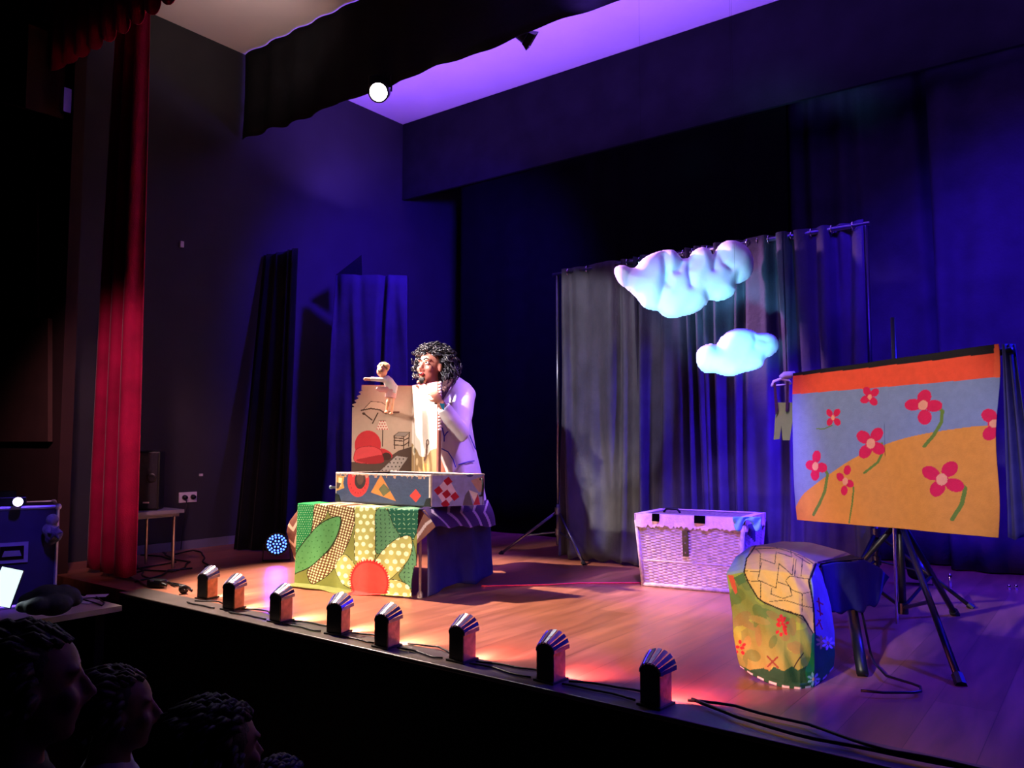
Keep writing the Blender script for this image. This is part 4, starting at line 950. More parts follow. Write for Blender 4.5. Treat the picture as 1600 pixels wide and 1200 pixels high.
# ------------------------------------------------------------------ chair under the painted cloth
ch_b = V3(-.93, 3.42, 0)
ct = thing('covered_chair', ch_b, 'low dark metal chair standing under the painted stone-path cloth', 'chair')
cA, cB, cC, cD = [zz(Vector(PW(*q)), .375) for q in ((1165, 880, 3.36), (1265, 890, 3.25), (1330, 876, 3.48), (1262, 860, 3.75))]
MB().plank([cA, cB, cC, cD], (0,0,1), .02).build('seat', M['blackplastic'], ct)
mb = MB(); f1 = FL(1347, 1062); f2 = FL(1440, 1080); 
for a, b in ((cA, zz(cA, .01)), (cB, zz(cB, .01)), (cD, zz(cD, .01))):
    MB().tube([a, b], .012, 8).build('leg', M['blackmetal'], ct, smooth=True)
MB().tube([PW(1331, 950, 3.42), zz(FL(1348, 1058), .012)], .022, 10).build('leg', M['blackmetal'], ct, smooth=True)
pts = [FL(1360, 1020, .02), FL(1366, 1036, .02), FL(1385, 1056, .02), FL(1425, 1068, .02), FL(1438, 1073, .02), FL(1439, 1080, .02), FL(1428, 1082, .02), FL(1380, 1082, .02), FL(1345, 1079, .02)]
MB().tube([zz(cC, .38)]+pts, .005, 8).build('sled_runner', M['blackmetal'], ct, smooth=True)
cq = lambda x, y, w: PW(1100+x/3.2, 800+y/3.2, w)
rows = [  # v from bottom: image outline + distance, left -> right
    [(182, 772, 3.13), (235, 812, 3.05), (310, 850, 2.97), (400, 880, 2.92), (480, 890, 2.90), (545, 878, 2.93), (600, 835, 3.02), (645, 780, 3.12)],
    [(172, 740, 3.13), (240, 760, 3.04), (315, 780, 2.97), (400, 800, 2.92), (480, 805, 2.90), (550, 795, 2.92), (605, 760, 3.02), (652, 715, 3.12)],
    [(150, 620, 3.15), (225, 640, 3.06), (310, 655, 2.99), (400, 665, 2.94), (480, 665, 2.92), (550, 650, 2.94), (600, 625, 3.04), (650, 600, 3.14)],
    [(142, 500, 3.17), (220, 510, 3.09), (310, 520, 3.02), (400, 525, 2.97), (480, 520, 2.95), (550, 510, 2.97), (595, 495, 3.07), (632, 475, 3.16)],
    [(128, 400, 3.19), (210, 400, 3.12), (300, 400, 3.06), (390, 400, 3.01), (470, 400, 2.99), (545, 395, 3.0), (580, 390, 3.1), (612, 385, 3.18)],
    [(113, 305, 3.22), (190, 290, 3.17), (280, 290, 3.11), (370, 300, 3.06), (450, 310, 3.03), (535, 315, 3.03), (560, 315, 3.1), (588, 310, 3.18)],
    [(160, 225, 3.34), (215, 215, 3.30), (300, 205, 3.24), (390, 215, 3.18), (460, 235, 3.13), (540, 268, 3.09), (556, 270, 3.12), (572, 270, 3.16)],
    [(235, 172, 3.50), (300, 168, 3.46), (370, 172, 3.38), (440, 190, 3.30), (500, 215, 3.22), (560, 250, 3.14), (570, 252, 3.16), (580, 256, 3.18)],
    [(380, 152, 3.78), (440, 150, 3.72), (500, 150, 3.66), (560, 162, 3.60), (630, 180, 3.54), (710, 205, 3.48), (750, 220, 3.46), (800, 234, 3.45)],
]
G = np.array([[list(cq(*p)) for p in r] for r in rows]); QX = np.array([[p[0] for p in r] for r in rows], float); QY = np.array([[p[1] for p in r] for r in rows], float)
rowv = np.array([0, .06, .2, .35, .48, .6, .72, .82, 1.0])
def interp2(A, u, v):
    j = np.clip(np.searchsorted(rowv, v, side='right')-1, 0, 7); fv = (v-rowv[j])/(rowv[j+1]-rowv[j])
    x = u*7; i = np.clip(np.floor(x).astype(int), 0, 6); fu = x-i
    def at(jj, ii): return A[jj, ii]
    if A.ndim == 3: fu = fu[..., None]; fv = fv[..., None]
    return (at(j, i)*(1-fu)+at(j, i+1)*fu)*(1-fv)+(at(j+1, i)*(1-fu)+at(j+1, i+1)*fu)*fv
def covfn(u, v):
    p = Vector(interp2(G, np.array([u]), np.array([v]))[0]); w = .006*math.sin(u*19+v*7)+.005*math.sin(u*9-v*23)+.003*math.sin(u*40+v*31)
    return p+V3(.3, -.9, .3)*w*(1 if v > .02 else .3)
def covpaint(U, V):
    x = interp2(QX, U, V); y = interp2(QY, U, V); P = Paint(x, y, (140, 146, 66)); dk = (40, 26, 20)
    rs = np.random.RandomState(4)
    for _ in range(60):
        cx, cy_ = rs.uniform(110, 560), rs.uniform(280, 860); c = [(164, 170, 66), (124, 134, 62), (160, 146, 72), (110, 128, 58), (146, 130, 66)][rs.randint(5)]
        P.ell(cx, cy_, rs.uniform(25, 60), rs.uniform(12, 30), c, rs.uniform(0, 3))
    P.poly([(90, 330), (100, 200), (240, 150), (262, 170), (215, 230), (205, 300), (170, 308), (120, 315)], (158, 164, 172))
    path = [(238, 178), (262, 168), (380, 150), (560, 150), (800, 234), (580, 256), (556, 262), (524, 340), (548, 500), (548, 612), (520, 560), (490, 520), (380, 486), (290, 448), (262, 420), (218, 345), (205, 300), (214, 240)]
    m = P.poly(smoothpoly(path, 3), (246, 188, 100)); 
    stones = [[(205, 298), (280, 302), (283, 210), (262, 190)], [(283, 236), (355, 262), (362, 200)], [(290, 255), (270, 342), (362, 378), (376, 262)], [(376, 262), (440, 318), (450, 235)], [(205, 345), (285, 350), (285, 440)], [(340, 378), (335, 410), (400, 432), (440, 420), (430, 372), (370, 350)], [(410, 345), (440, 390), (490, 412), (530, 400)], [(412, 340), (430, 322), (525, 335)], [(330, 450), (400, 440), (490, 470), (545, 480)], [(490, 412), (488, 500)], [(460, 240), (452, 320)], [(492, 232), (485, 320)], [(452, 215), (530, 262)], [(370, 205), (440, 230), (430, 180)], [(300, 455), (360, 480), (440, 500), (520, 560)]]
    for s_ in stones: P.line(s_, dk, 3.2)
    P.put(m & (V > .80), (150, 118, 100)); P.line([(250, 190), (360, 180), (440, 205), (500, 225), (545, 262)], dk, 3)
    P.line(smoothpoly(path, 3)[:0]+[(262, 168), (214, 235), (203, 300), (222, 350), (270, 430), (300, 452), (380, 488), (490, 520), (545, 610)], dk, 7); P.line([(556, 262), (524, 345), (545, 470), (552, 612)], dk, 8)
    rg = P.poly([(562, 258), (534, 340), (550, 480), (556, 612), (700, 700), (700, 250)], (160, 166, 178)); P.put((V > .84) & (P.x > 560+0*P.x) & (U > .80), (36, 30, 34))
    for s_ in ([(570, 430), (580, 515)], [(562, 445), (592, 462)], [(565, 490), (590, 510)], [(570, 540), (588, 585)], [(560, 570), (580, 540)]): P.line(s_, (196, 44, 60), 7)
    P.poly([(120, 312), (150, 318), (170, 400), (158, 412), (138, 370)], (232, 92, 60)); P.poly([(150, 330), (200, 306), (215, 350), (175, 370)], (92, 118, 60))
    for cx, cy_, n_, rad in ((390, 575, 9, 38), (182, 680, 6, 30), (385, 545, 6, 22)):
        for q in range(n_): a = q*2.4; P.ell(cx+rad*.8*math.cos(a)*(.5+.5*(q % 2)), cy_+rad*math.sin(a), 11, 8, (214, 46, 48), a)
    P.line([(318, 722), (372, 778)], (120, 60, 40), 9); P.line([(322, 772), (368, 728)], (120, 60, 40), 9); P.line([(495, 705), (450, 775)], (60, 50, 30), 6)
    P.poly([(160, 752), (230, 790), (300, 780), (330, 795), (350, 775), (400, 795), (440, 770), (470, 790), (520, 765), (540, 800), (560, 910), (300, 910), (160, 830)], (34, 76, 44))
    P.poly(smoothpoly([(540, 610), (580, 640), (640, 680), (680, 700), (680, 830), (560, 900), (520, 850), (505, 790), (530, 730)], 4), (30, 122, 58))
    for cx, cy_, c in ((588, 650, (206, 206, 100)), (618, 655, (235, 235, 225)), (546, 835, (150, 215, 190))):
        for q in range(7): a = q*2*PI/7; P.ell(cx+20*math.cos(a), cy_+22*math.sin(a), 13, 6, c, a)
        P.ell(cx, cy_, 8, 8, (230, 200, 110))
    P.put((V < .012) & (np.sin(U*60) > -.3), (196, 192, 180))
    return P.c
o = MB().grid(covfn, 230, 250, colfn=covpaint).build('stone_path_cloth', M['painted'], smooth=True, solid=.004)
tag(o, 'painted cloth with a stone path and red flowers, draped over the front right chair', 'cloth')
def navy(u, v):
    tl = [cq(582, 262, 3.18), cq(700, 250, 3.30), cq(800, 238, 3.45), cq(880, 280, 3.60), cq(925, 325, 3.66)]
    blo = [cq(618, 505, 3.20), cq(700, 502, 3.28), cq(790, 492, 3.38), cq(850, 470, 3.50), cq(905, 370, 3.62)]
    x = u*4; i = min(3, int(x)); f = x-i; p = tl[i].lerp(tl[i+1], f)*v+blo[i].lerp(blo[i+1], f)*(1-v)
    return p+(-FW)*.010*math.sin(u*17+v*2)+V3(0,0,.008*math.sin(u*22) if v == 0 else 0)
o = MB().grid(navy, 60, 30).build('navy_cloth', M['navycloth'], smooth=True, solid=.004)
tag(o, 'dark blue cloth hanging off the right side of the covered chair', 'cloth')

# ------------------------------------------------------------------ footlights
FT = [(320, 935), (364, 953), (440, 972), (532, 990), (604, 1012), (724, 1033), (859, 1066), (1026, 1103)]
coat_ = [('worn copper sides', 0), ]
def make_foot():
    t = bpy.data.objects.new('footlight', None); C.objects.link(t); t.empty_display_size = .05
    Wd, Hs, D = .076, .105, .078; n = 14
    arch = [(-Wd/2, 0)]+[(-Wd/2*math.cos(PI*i/n), Hs+Wd/2*.72*math.sin(PI*i/n)) for i in range(n+1)]+[(Wd/2, 0)]
    z_ = .008
    MB().prism([V3(x, -.032, z+z_) for x, z in arch], (0, .006, 0)).build('front_plate', M['blackmetal'], t)
    for s_ in (-1, 1): MB().plank([V3(s_*Wd/2, -.032, z_), V3(s_*Wd/2, D-.032, z_), V3(s_*Wd/2, D-.032, z_+Hs), V3(s_*Wd/2, -.032, z_+Hs)], (-s_, 0, 0), .004).build('side_panel', M['copper'], t)
    MB().box((0, .006, .004), (.094, .096, .008)).build('base_plate', M['blackmetal'], t)
    for i in range(9):
        a = PI*(i+.1)/8.2; c, s_ = math.cos(a), math.sin(a); rad = V3(-c, 0, s_); tan = V3(s_, 0, c)
        p0 = V3(-c*Wd/2, -.030, z_+Hs+s_*Wd/2*.72); p1 = p0+rad*.022+V3(0, D-.012, 0)+V3(0,0,.014); w0, w1 = .0062, .0078
        nrm = rad*.9+V3(0,0,.1)
        MB().plank([p0-tan*w0, p0+tan*w0, p1+tan*w1, p1-tan*w1], nrm, .005).build('tin_strip', M['tin'], t)
    MB().lathe((0, -.005, z_), (0,0,1), [(0, .016), (.02, .016)], 12).build('bulb_socket', M['blackplastic'], t)
    MB().ell((0, -.005, z_+.045), (.016, .016, .024), nu=12, nv=8).build('bulb', M['warmglow'], t, smooth=True)
    MB().tube([V3(-.04, .04, .006), V3(-.06, .03, .006)], .004, 6).build('cable_tail', M['cable'], t)
    return t
def copy_tree(o, parent=None):
    c = o.copy(); C.objects.link(c); c.parent = parent
    for ch in [x for x in kids[o.name]]:
        d_ = ch.copy(); C.objects.link(d_); d_.parent = c
    return c
proto = make_foot(); kids = {proto.name: list(proto.children)}
names = ['leftmost footlight, the one nearest the black plug on the stage edge', 'second footlight from the left end of the row along the stage edge', 'third footlight from the left, just left of the patterned table cloth',
         'fourth footlight from the left, below the red-centred cloth flower', 'fourth footlight from the right, just right of the cloth flower corner', 'third footlight from the right end of the row on the stage edge',
         'second footlight from the right end of the row on the stage edge', 'rightmost and largest footlight, nearest the chair with the stone-path cloth']
for i, (u, v) in enumerate(FT):
    o = proto if i == 0 else copy_tree(proto)
    p = FL(u, v); o.location = V3(p.x, [2.66, 2.56, 2.53, 2.54, 2.505, 2.535, 2.525, 2.51][i], 0 if i == 0 else .006); o.rotation_euler = (0, 0, math.radians([10, 14, 4, 16, 3, 0, -3, -5][i]))
    tag(o, names[i], 'footlight', 'tin footlights along the stage edge')
    red = [0, 0, .1, .15, .3, .75, .95, 1][i]; col = (1, .70-.52*red, .50-.26*red)
    sp = spot('footlight_lamp', o.location+V3(0, .02, .07), o.location+V3(.10, .32, -.06), [26, 32, 40, 40, 40, 32, 30, 28][i], col, 92, 1, .012)

# ------------------------------------------------------------------ cables
def wig(pts, amp, seed, step=.05, z=.014):
    rd = random.Random(seed); out = []; k = 0; a1, a2 = rd.uniform(0, 6), rd.uniform(0, 6)
    for p, q in zip(pts[:-1], pts[1:]):
        n = max(2, int((q-p).length/step)); d_ = (q-p).normalized(); s_ = V3(-d_.y, d_.x, 0)
        for i in range(n):
            k += 1; out.append(p.lerp(q, i/n)+s_*amp*(math.sin(k*.35+a1)+.5*math.sin(k*.9+a2)))
    out.append(pts[-1]); return [V3(p.x, p.y, max(p.z, z)) for p in out]
def cable(pts, r, label, mt='cable', amp=.02, seed=1, z=None, name='cable', group=None):
    o = MB().tube(wig(pts, amp, seed, z=z or r+.001), r, 6).build(name, M[mt], smooth=True); return tag(o, label, 'cable', group)
xs = [FL(*p).x for p in FT]
for i in range(7):
    o_ = MB().tube(wig([V3(xs[i]+.07, 2.56, .012), V3((xs[i]+xs[i+1])/2, 2.60+.03*math.sin(i*2), .012), V3(xs[i+1]-.07, 2.575, .012)], .016, i, .03, .012), .0042, 6)
    pa = V3(xs[i]+.07, 2.50, .012); o_.tube(wig([pa, V3((xs[i]+xs[i+1])/2, 2.505, .012), V3(xs[i+1]-.07, 2.50, .012)], .010, i+9, .03, .012), .0042, 6)
    o = o_.build('footlight_cable', M['cable'], smooth=True)
    tag(o, ['black cable looping between the first and second footlights from the left', 'black cable between the second and third footlights from the left', 'black cable between the third and fourth footlights from the left', 'black cable between the two middle footlights below the cloth flower', 'black cable running towards the third footlight from the right', 'black cable looping up between the third and second footlights from the right', 'black cable between the last two footlights on the right'][i], 'cable', 'cables between the footlights')
cable([V3(xs[7]+.09, 2.60, .02), V3(-1.0, 2.52, .02), V3(-.75, 2.49, .02), V3(-.4, 2.50, .02), V3(.4, 2.52, .02)], .006, 'thick black cable trailing to the right along the stage edge', amp=.008, seed=3)
cable([V3(xs[7]+.09, 2.57, .02), V3(-1.05, 2.62, .02), V3(-.8, 2.60, .02), V3(-.55, 2.49, .03), V3(.4, 2.47, .03)], .005, 'thin black cable curving above the thick one at the right stage edge', amp=.012, seed=8)
cable([FL(752, 917), FL(860, 915), FL(905, 912), FL(1000, 912), FL(1010, 908)], .0045, 'pink cord lying on the floor between the table and the wicker trunk', 'redcable', .004, 2, name='pink_cord')
cab = [([(200, 880), (235, 905), (270, 915), (300, 925)], 'black cable from the red curtain to the first footlight'), ([(210, 868), (250, 872), (300, 880), (270, 895), (225, 893), (200, 905)], 'looped black cable under the low speaker table'),
       ([(275, 868), (300, 862), (322, 870), (320, 888)], 'black cable loop by the right leg of the speaker table'), ([(190, 900), (215, 912), (240, 905), (262, 893), (300, 890)], 'tangled black cable nearest the foot of the red curtain'),
       ([(200, 893), (240, 886), (280, 880), (255, 868), (222, 860)], 'black cable running back below the speaker'), ([(236, 917), (262, 912), (288, 918)], 'short black cable between the adaptor and the round plug')]
for i, (pp_, lb) in enumerate(cab):
    q = [FL(*p) for p in pp_]; cable([V3(max(p.x, -6.1), max(p.y, 2.66), .01) for p in q], .006, lb, amp=.02, seed=i+20, group='tangled cables at the left stage corner')
cable([V3(-5.35, 2.66, .01), V3(-5.0, 2.70, .01), V3(-4.75, 2.64, .01)], .007, 'greyish cable along the very corner of the stage', 'metal', .012, 4)
t = thing('plug_adaptor', FL(245, 918), 'shiny black mains adaptor lying on the left stage edge', 'adaptor')
p = FL(245, 918); bevel(MB().box(p+V3(0, 0, .028), (.11, .06, .045), .3).build('adaptor_body', M['blackplastic'], t), .01, 3)
MB().tube([p+V3(.05, .0, .03), p+V3(.09, .01, .02)], .009, 8).build('cable_gland', M['rubber'], t)
MB().box(p+V3(.0, -.028, .045), (.03, .012, .008), .3).build('plastic_lid', M['chrome'], t)
p = FL(288, 928); t = thing('round_plug', p, 'round black plug standing beside the leftmost footlight', 'plug')
MB().lathe(p+V3(-.02, 0, .028), (1, -.3, 0), [(0, .024), (.03, .027), (.034, .018)], 14).build('plug_body', M['rubber'], t, smooth=True)
for s_ in (-1, 1): MB().tube([p+V3(.01, s_*.009, .028), p+V3(.032, s_*.009-.008, .028)], .0025, 6).build('pin', M['metal'], t)

# ------------------------------------------------------------------ left corner: speaker, table, socket
t = thing('speaker_table', V3(-5.51, 2.97, 0), 'low grey-topped table against the left wall carrying the loudspeaker', 'table')
th_ = .415
MB().bb((-5.74, 2.79, th_-.025), (-5.28, 3.16, th_)).build('table_top', M['grey'], t)
MB().bb((-5.72, 2.81, th_-.05), (-5.31, 3.14, th_-.025)).build('apron', M['grey'], t)
for x, y in ((-5.34, 3.12), (-5.34, 2.83), (-5.70, 2.83), (-5.70, 3.12)): MB().tube([V3(x, y, 0), V3(x, y, th_-.025)], .011, 8).build('leg', M['metal'], t)
p = V3(-5.465, 2.95, th_); t = thing('loudspeaker', p, 'dark loudspeaker standing on the low grey table behind the red curtain', 'loudspeaker')
Rz = .85
bevel(MB().box(p+V3(0, .03, .205), (.20, .18, .41), Rz).build('cabinet', M['blackplastic'], t), .012, 3)
fn_ = V3(math.sin(Rz), -math.cos(Rz), 0); sd_ = V3(math.cos(Rz), math.sin(Rz), 0); fc = p+V3(0, .03, .205)+fn_*.091
gr = mat('speaker_grille', (26, 26, 40), .5, .4, 200, .5, 400)
MB().plank([fc-sd_*.088-V3(0,0,.19), fc+sd_*.088-V3(0,0,.19), fc+sd_*.088+V3(0,0,.19), fc-sd_*.088+V3(0,0,.19)], fn_, .006).build('grille', gr, t)
MB().plank([fc+fn_*.007+sd_*.0-V3(0,0,.155), fc+fn_*.007+sd_*.04-V3(0,0,.155), fc+fn_*.007+sd_*.04-V3(0,0,.145), fc+fn_*.007-V3(0,0,.145)], fn_, .002).build('badge', M['white'], t)
MB().lathe(fc+fn_*.006+sd_*.05+V3(0,0,.02), fn_, [(0, .035), (.004, .033), (.002, .02)], 20).build('tweeter_ring', M['blackmetal'], t, smooth=True)
cable([p+V3(-.05, .06, .42), p+V3(.02, .02, .42), p+V3(.05, -.02, .42)], .004, 'thin cable lying over the top of the loudspeaker', amp=.003, seed=5, z=.2)
t = thing('wall_socket', V3(XL, 3.73, .43), 'white double wall socket with two black plugs on the left wall', 'socket')
bevel(MB().bb((XL, 3.655, .385), (XL+.012, 3.815, .47)).build('faceplate', M['white'], t), .003)
for y in (3.70, 3.775):
    MB().lathe((XL+.012, y, .428), (1, 0, 0), [(0, .021), (.012, .021), (.03, .016)], 14).build('plug', M['blackplastic'], t, smooth=True)
MB().tube([V3(XL+.035, 3.70, .42), V3(XL+.06, 3.70, .36), V3(XL+.04, 3.68, .2), V3(XL+.05, 3.66, .01)], .004, 6).build('plug_cable', M['cable'], t, smooth=True)
o = MB().box(PX(283, 382, XL)+V3(.01, 0, 0), (.02, .03, .05)).build('wall_clip', M['white']); tag(o, 'small white clip high on the dark left wall', 'clip')
o = MB().box(PX(313, 742, XL)+V3(.01, 0, 0), (.02, .025, .02)).build('wall_hook', M['white']); tag(o, 'tiny white hook just above the wall socket', 'hook')

# floor LED lamps
def par(base, aim, label, sc=1.0):
    t = thing('led_floor_lamp', base, label, 'stage lamp'); c = Vector(base)+V3(0, 0, .155*sc); ax = Vector(aim).normalized()
    MB().lathe(c-ax*.09*sc, ax, [(0, .05*sc), (.02*sc, .085*sc), (.12*sc, .1*sc), (.13*sc, .1*sc), (.13*sc, .088*sc), (.115*sc, .088*sc)], 24).build('housing', M['blackplastic'], t, smooth=True, sharp=40)
    a_ = ax.orthogonal().normalized(); b_ = ax.cross(a_)
    MB().lathe(c+ax*.018*sc, ax, [(0, .086*sc), (.004, .086*sc)], 24).build('lens_plate', M['iris'], t)
    for r, n in ((0, 1), (.028, 6), (.056, 12), (.076, 18)):
        for i in range(n):
            q = c+ax*.026*sc+(a_*math.cos(2*PI*i/n+r*9)+b_*math.sin(2*PI*i/n+r*9))*r*sc; MB().ell(q, .0085*sc, nu=7, nv=5).build('led_lens', M['led'], t, smooth=True)
    sd = ax.cross(V3(0,0,1)).normalized()
    MB().tube([c+sd*.11*sc, c+sd*.115*sc-V3(0,0,.14*sc), c-sd*.115*sc-V3(0,0,.14*sc), c-sd*.11*sc], .008*sc, 6).build('bracket', M['blackmetal'], t)
    return c+ax*.06*sc, ax
b = FL(432, 878); c, ax = par(b, (.82, -.62, .12), 'round blue LED lamp glowing on the floor left of the table', .85)
spot('blue_led_light', c, c+ax, 12, BLUE, 100, .5, .05)
b = V3(-1.02, 5.55, 0); c, ax = par(b, (-.15, .75, .75), 'small blue LED floor lamp shining up at the backdrop behind the banner', .7)
spot('blue_led_up_light', c, c+V3(.25, .8, 1.0), 60, BLUE, 110, .7, .05)
for i, (u, v, h) in enumerate(((1485, 918, .085), (1577, 921, .03), (1588, 921, .03))):
    p = FL(u, v); o = MB().lathe(p, (0,0,1), [(0, .012), (h*.8, .009), (h, .004)], 10).build('floor_peg', M['chrome'], smooth=True)
    tag(o, ['small upright shiny peg on the floor right of the banner stand', 'tiny shiny floor bolt by the right edge, left one of the pair', 'tiny shiny floor bolt by the right edge, right one of the pair'][i], 'peg')

# ------------------------------------------------------------------ side platform with flight case, laptop, bag
pl_t = -.0
P0 = FL(188, 945, pl_t); P1 = FL(123, 922, pl_t)
pt = thing('side_table', V3(-5.1, 1.2, -.95), 'long beige-topped table beside the stage carrying the laptop and bag', 'table')
MB().bb((-6.0, .5, -.035), (-4.40, 2.28, -.005)).build('table_top', M['beige'], pt)
for x, y in ((-5.9, .6), (-4.5, .6), (-5.9, 2.2), (-4.5, 2.2)): MB().box((x, y, -.49), (.05, .05, .92)).build('leg', M['blackmetal'], pt)
zt = -.005
fcs = thing('flight_case', V3(-5.2, 1.95, zt), 'black flight case with silver edges and a recessed handle at the left edge', 'case')
cdir = (PW(92, 790, 4.45)-PW(0, 790, 4.30)); cdir.z = 0; cdir.normalize(); cback = V3(-cdir.y, cdir.x, 0)
cr_ = PW(91, 790, 4.45); ct_z = cr_.z; cr_.z = zt; cl_ = cr_-cdir*.62
ctop = ct_z
MB().hexa([cl_, cr_, cr_+cback*.38, cl_+cback*.38]+[zz(p, ctop) for p in (cl_, cr_, cr_+cback*.38, cl_+cback*.38)]).build('case_body', mat('black_case_laminate', (48, 44, 66), .45, .2, 10), fcs)
al = mat('case_aluminium_edge', (205, 203, 220), .35, .15, 20, metal=.7)
mb = MB()
cnr = [cl_, cr_, cr_+cback*.38, cl_+cback*.38]
for i, p in enumerate(cnr):
    q = cnr[(i+1) % 4]; mb.tube([zz(p, ctop-.004), zz(q, ctop-.004)], .011, 6); mb.tube([zz(p, zt+.012), zz(q, zt+.012)], .011, 6); mb.tube([zz(p, zt+.012), zz(p, ctop-.004)], .009, 6)
mb.build('aluminium_edging', al, fcs)
fs = lambda a, z, d_=.003: cl_+cdir*a+V3(0,0,z)-cback*d_
hx = .62-.21; hz = .30
MB().plank([fs(hx-.075, hz-.055), fs(hx+.075, hz-.055), fs(hx+.075, hz+.055), fs(hx-.075, hz+.055)], -cback, .006).build('handle_dish', al, fcs)
MB().plank([fs(hx-.055, hz-.036, .010), fs(hx+.055, hz-.036, .010), fs(hx+.055, hz+.036, .010), fs(hx-.055, hz+.036, .010)], -cback, .002).build('handle_recess', M['iris'], fcs)
MB().plank([fs(hx-.045, hz-.018, .013), fs(hx+.045, hz-.018, .013), fs(hx+.035, hz+.012, .018), fs(hx-.035, hz+.012, .018)], -cback, .006).build('case_handle', al, fcs)
for p in cnr: MB().ell(zz(p, ctop-.006), .018, nu=10, nv=8).build('ball_corner', al, fcs, smooth=True)
spot('flight_case_blue_light', (-3.9, 1.7, 1.3), fs(.4, .3), 70, (.12, .05, 1), 26, .8, .05)
t = thing('small_projector', zz(fs(.38, 0), ctop), 'small dark device with a bright violet-white light on the flight case', 'projector')
pj = fs(.36, 0, -.10); pj.z = ctop
bevel(MB().box(pj+V3(0,0,.03), (.22, .16, .05), math.atan2(cdir.y, cdir.x)).build('body', M['blackplastic'], t), .006)
MB().box(pj+V3(0,0,.07), (.12, .10, .03), math.atan2(cdir.y, cdir.x)).build('top_unit', M['blackplastic'], t)
lp_ = PW(28, 784, 4.28); MB().lathe(lp_, -cback, [(0, .024), (.012, .024), (.02, .014)], 14).build('light_lens', M['projglow'], t, smooth=True)
MB().lathe(lp_+cback*.04, -cback, [(0, .024), (.045, .024)], 14).build('lens_tube', M['blackmetal'], t, smooth=True)
# plush toy on the case corner
pc = PW(82, 826, 4.36); mb = MB(); rr = random.Random(6)
for (u, v, r) in ((82, 812, 9), (78, 828, 11), (84, 836, 12), (80, 842, 9), (92, 834, 6)): mb.ell(PW(u, v, 4.38), (r*.0036,)*3, nu=14, nv=10)
for a in range(6): d_ = RT*math.cos(a*1.05)+UP*math.sin(a*1.05); mb.tube([PW(86, 832, 4.33), PW(86, 832, 4.33)+d_*.045], [.016, .004], 8)
o = mb.build('plush_toy', M['plush'], smooth=True); remesh(o, .006, 2); tag(o, 'dark grey fluffy plush hanging on the corner of the flight case', 'toy')
# laptop
sc = [PW(3, 884, 3.98), PW(37, 891, 3.98), PW(15, 951, 3.92), PW(-24, 944, 3.92)]
t = thing('laptop', zz((sc[2]+sc[3])/2, zt), 'laptop with a bright white screen at the left edge', 'laptop')
for p in sc[2:]: pass
nrm = (sc[1]-sc[0]).cross(sc[3]-sc[0]).normalized(); nrm = nrm if nrm.dot(CAM-sc[0]) > 0 else -nrm
MB().plank([p-nrm*.012 for p in sc], nrm, .009).build('screen_lid', M['blackplastic'], t)
cen_ = sum(sc, Vector())/4
MB().plank([p.lerp(cen_, .035)-nrm*.003 for p in sc], nrm, .002).build('screen', M['screen'], t)
b0, b1 = zz(sc[3], zt), zz(sc[2], zt); bb_ = V3(CAM.x-b0.x, CAM.y-b0.y, 0).normalized()
MB().plank([b0, b1, b1+bb_*.20, b0+bb_*.20], (0,0,1), .014).build('keyboard_base', M['tin'], t)
area('laptop_screen_light', cen_+nrm*.02, cen_+nrm, 1.0, (.8, .95, 1), .2, .2)
# bag
mb = MB(); 
for (u, v, r, w) in ((55, 938, 20, 4.0), (75, 930, 22, 4.02), (98, 932, 22, 4.05), (112, 938, 14, 4.08), (85, 945, 22, 3.96), (60, 947, 18, 3.9), (40, 948, 12, 3.9), (100, 920, 10, 4.1)):
    c = PW(u, v, w); c.z = max(c.z, zt+r*.0032*.75+.002); mb.ell(c, (r*.0032*1.2, r*.0032*1.2, r*.0032*.75), nu=14, nv=10)
o = mb.build('cloth_bag', M['fur'], smooth=True); remesh(o, .009, 4); o.location.z += max(0, zt-o.location.z); tag(o, 'slumped dark bag beside the laptop on the side table', 'bag')
for i, (u, v, a) in enumerate(((135, 940, .3), (150, 932, .9))):
    p = FL(u, v, zt+.003); o = MB().box(p+V3(0,0,.0035*i), (.12, .09, .002), a).build('paper_sheet', M['paper']); tag(o, ['white paper sheet beside the bag on the side table', 'white paper sheet nearest the stage on the side table'][i], 'paper')
cable([FL(128, 938, zt), FL(150, 945, zt), FL(160, 948, zt), FL(165, 943, zt), FL(150, 934, zt)], .004, 'short black cable on the side table beside the bag', amp=.006, seed=2, z=zt+.006)
o = MB().box(PY(103, 158, 2.44), (.05, .05, .17)).build('wall_bracket', M['metal']); tag(o, 'small grey bracket high on the dark wall left of the red curtain', 'bracket')
o = MB().prism([PY(-40, 505, 2.49), PY(82, 498, 2.49), PY(82, 690, 2.49), PY(-40, 690, 2.49)], (0, -.03, 0)).build('wall_panel', M['panel']); tag(o, 'brown panel on the dark hall wall at the left edge', 'panel')
o = drape('hall_drape', PY(-60, 170, 2.46), PY(60, 178, 2.46), PY(-60, 497, 2.40), PY(60, 497, 2.40), M['hallred'], 4, .02, 12); tag(o, 'dark red drape on the hall wall above the brown panel', 'curtain')

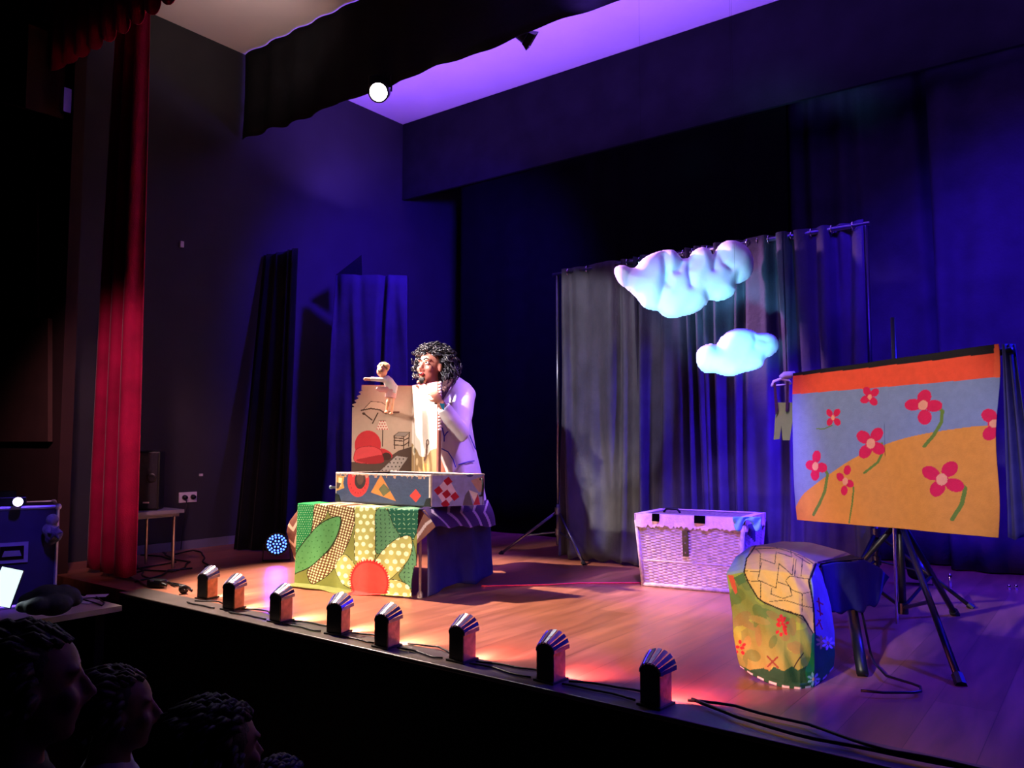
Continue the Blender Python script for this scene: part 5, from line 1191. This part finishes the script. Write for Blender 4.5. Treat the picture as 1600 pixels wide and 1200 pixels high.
# ------------------------------------------------------------------ audience
def audience(c, face, label, haircol, curls=0, tall=1.0, bald=False, group=None):
    base = V3(c.x, c.y, -.95); t = thing('person', base, label, 'person'); mb = MB()
    Pq, Rq = headgeo(mb, c, face, V3(0,0,1), tall)
    side = face.cross(V3(0,0,1)).normalized(); neck = Pq(0, -.03, -.15); chest = neck+V3(0, 0, -.22); hip = V3(c.x, c.y, -.50)-face*.05
    mb.tube([Pq(0, -.02, -.08), neck, chest, chest.lerp(hip, .6), hip], [.05, .065, .15, .14, .16], 16)
    mb.tube([neck+side*.19-V3(0,0,.07), neck-V3(0,0,.03), neck-side*.19-V3(0,0,.07)], [.055, .07, .055], 12)
    for s_ in (-1, 1):
        sh = neck+side*.19*s_-V3(0,0,.07); el = sh+V3(0,0,-.27)+side*.04*s_; ha = el+face*.20+V3(0,0,.02)-side*.08*s_
        mb.tube([sh, el, ha], [.052, .042, .03], 12); hand(mb, ha, face-side*.2*s_, V3(0,0,1), .5, .9, s_)
        kn = hip+face*.42+side*.1*s_+V3(0,0,.02); ft = kn+V3(0,0,-.40)
        mb.tube([hip+side*.08*s_, kn, V3(ft.x, ft.y, -.89)], [.09, .065, .045], 12); mb.tube([V3(ft.x, ft.y, -.90), V3(ft.x, ft.y, -.91)+face*.14], [.045, .035], 10)
    remesh(mb.build('body', M['shaded_skin'], t), .008, 3)
    mb = MB(); mb.tube([neck-V3(0,0,.01), chest, chest.lerp(hip, .6), hip-V3(0,0,.0)], [.085, .185, .175, .19], 18)
    mb.tube([neck+side*.19-V3(0,0,.07), neck-V3(0,0,.04), neck-side*.19-V3(0,0,.07)], [.075, .085, .075], 12)
    for s_ in (-1, 1):
        sh = neck+side*.19*s_-V3(0,0,.07); el = sh+V3(0,0,-.27)+side*.04*s_; ha = el+face*.17+V3(0,0,.015)-side*.06*s_; mb.tube([sh, el, ha], [.074, .06, .045], 12)
    remesh(mb.build('shirt', haircol[1], t), .011, 4)
    mb = MB()
    for s_ in (-1, 1):
        kn = hip+face*.42+side*.1*s_+V3(0,0,.02); mb.tube([hip+side*.08*s_, kn, V3(kn.x, kn.y, -.86)], [.11, .085, .065], 12)
    remesh(mb.build('trousers', M['trousers'], t), .012, 3)
    mb = MB(); rr = random.Random(int(abs(c.x)*100))
    for i in range(420 if curls else 260):
        az = rr.uniform(0, 2*PI); el = math.asin(rr.uniform(-.5, 1)); x, y, z = math.cos(el)*math.sin(az), math.cos(el)*math.cos(az), math.sin(el)
        if y > .2 and z < (.62 if not bald else .8): continue
        if bald and z > .3: continue
        g = 1.12 if curls else 1.02
        rad = V3(.092*x*g, .105*y*g-.012, .10*z*g+.025); d_ = V3(rr.uniform(-.3, .3), -.6-y*.3, -.5 if z < .5 else 0).normalized()
        mb.tube([Pq(*(rad*.9)), Pq(*(rad*1.03+d_*.02)), Pq(*(rad+d_*.05))], [.010, .009, .004], 5)
    mb.ell(Pq(0, -.024, .036), (.082*tall*(1.04 if curls else 1), .096*tall, .090*tall), Rq) if not bald else None
    mb.build('hair', haircol[0], t, smooth=True); return t
sdir = lambda a: V3(math.sin(math.radians(a)), math.cos(math.radians(a)), 0)
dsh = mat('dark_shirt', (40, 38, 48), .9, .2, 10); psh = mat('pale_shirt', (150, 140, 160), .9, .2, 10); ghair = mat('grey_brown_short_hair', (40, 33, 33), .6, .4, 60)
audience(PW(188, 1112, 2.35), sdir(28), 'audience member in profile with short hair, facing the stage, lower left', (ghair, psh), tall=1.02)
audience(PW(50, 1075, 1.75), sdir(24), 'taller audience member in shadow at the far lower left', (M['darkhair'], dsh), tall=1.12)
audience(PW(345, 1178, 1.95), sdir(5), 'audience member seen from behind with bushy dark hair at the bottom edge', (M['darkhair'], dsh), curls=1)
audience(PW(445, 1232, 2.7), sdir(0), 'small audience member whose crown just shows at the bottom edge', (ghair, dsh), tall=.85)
spot('stage_spill_light', (-2.2, 2.1, .25), (-2.4, .9, .1), 0.25, (.55, .35, .9), 120, 1, .3)
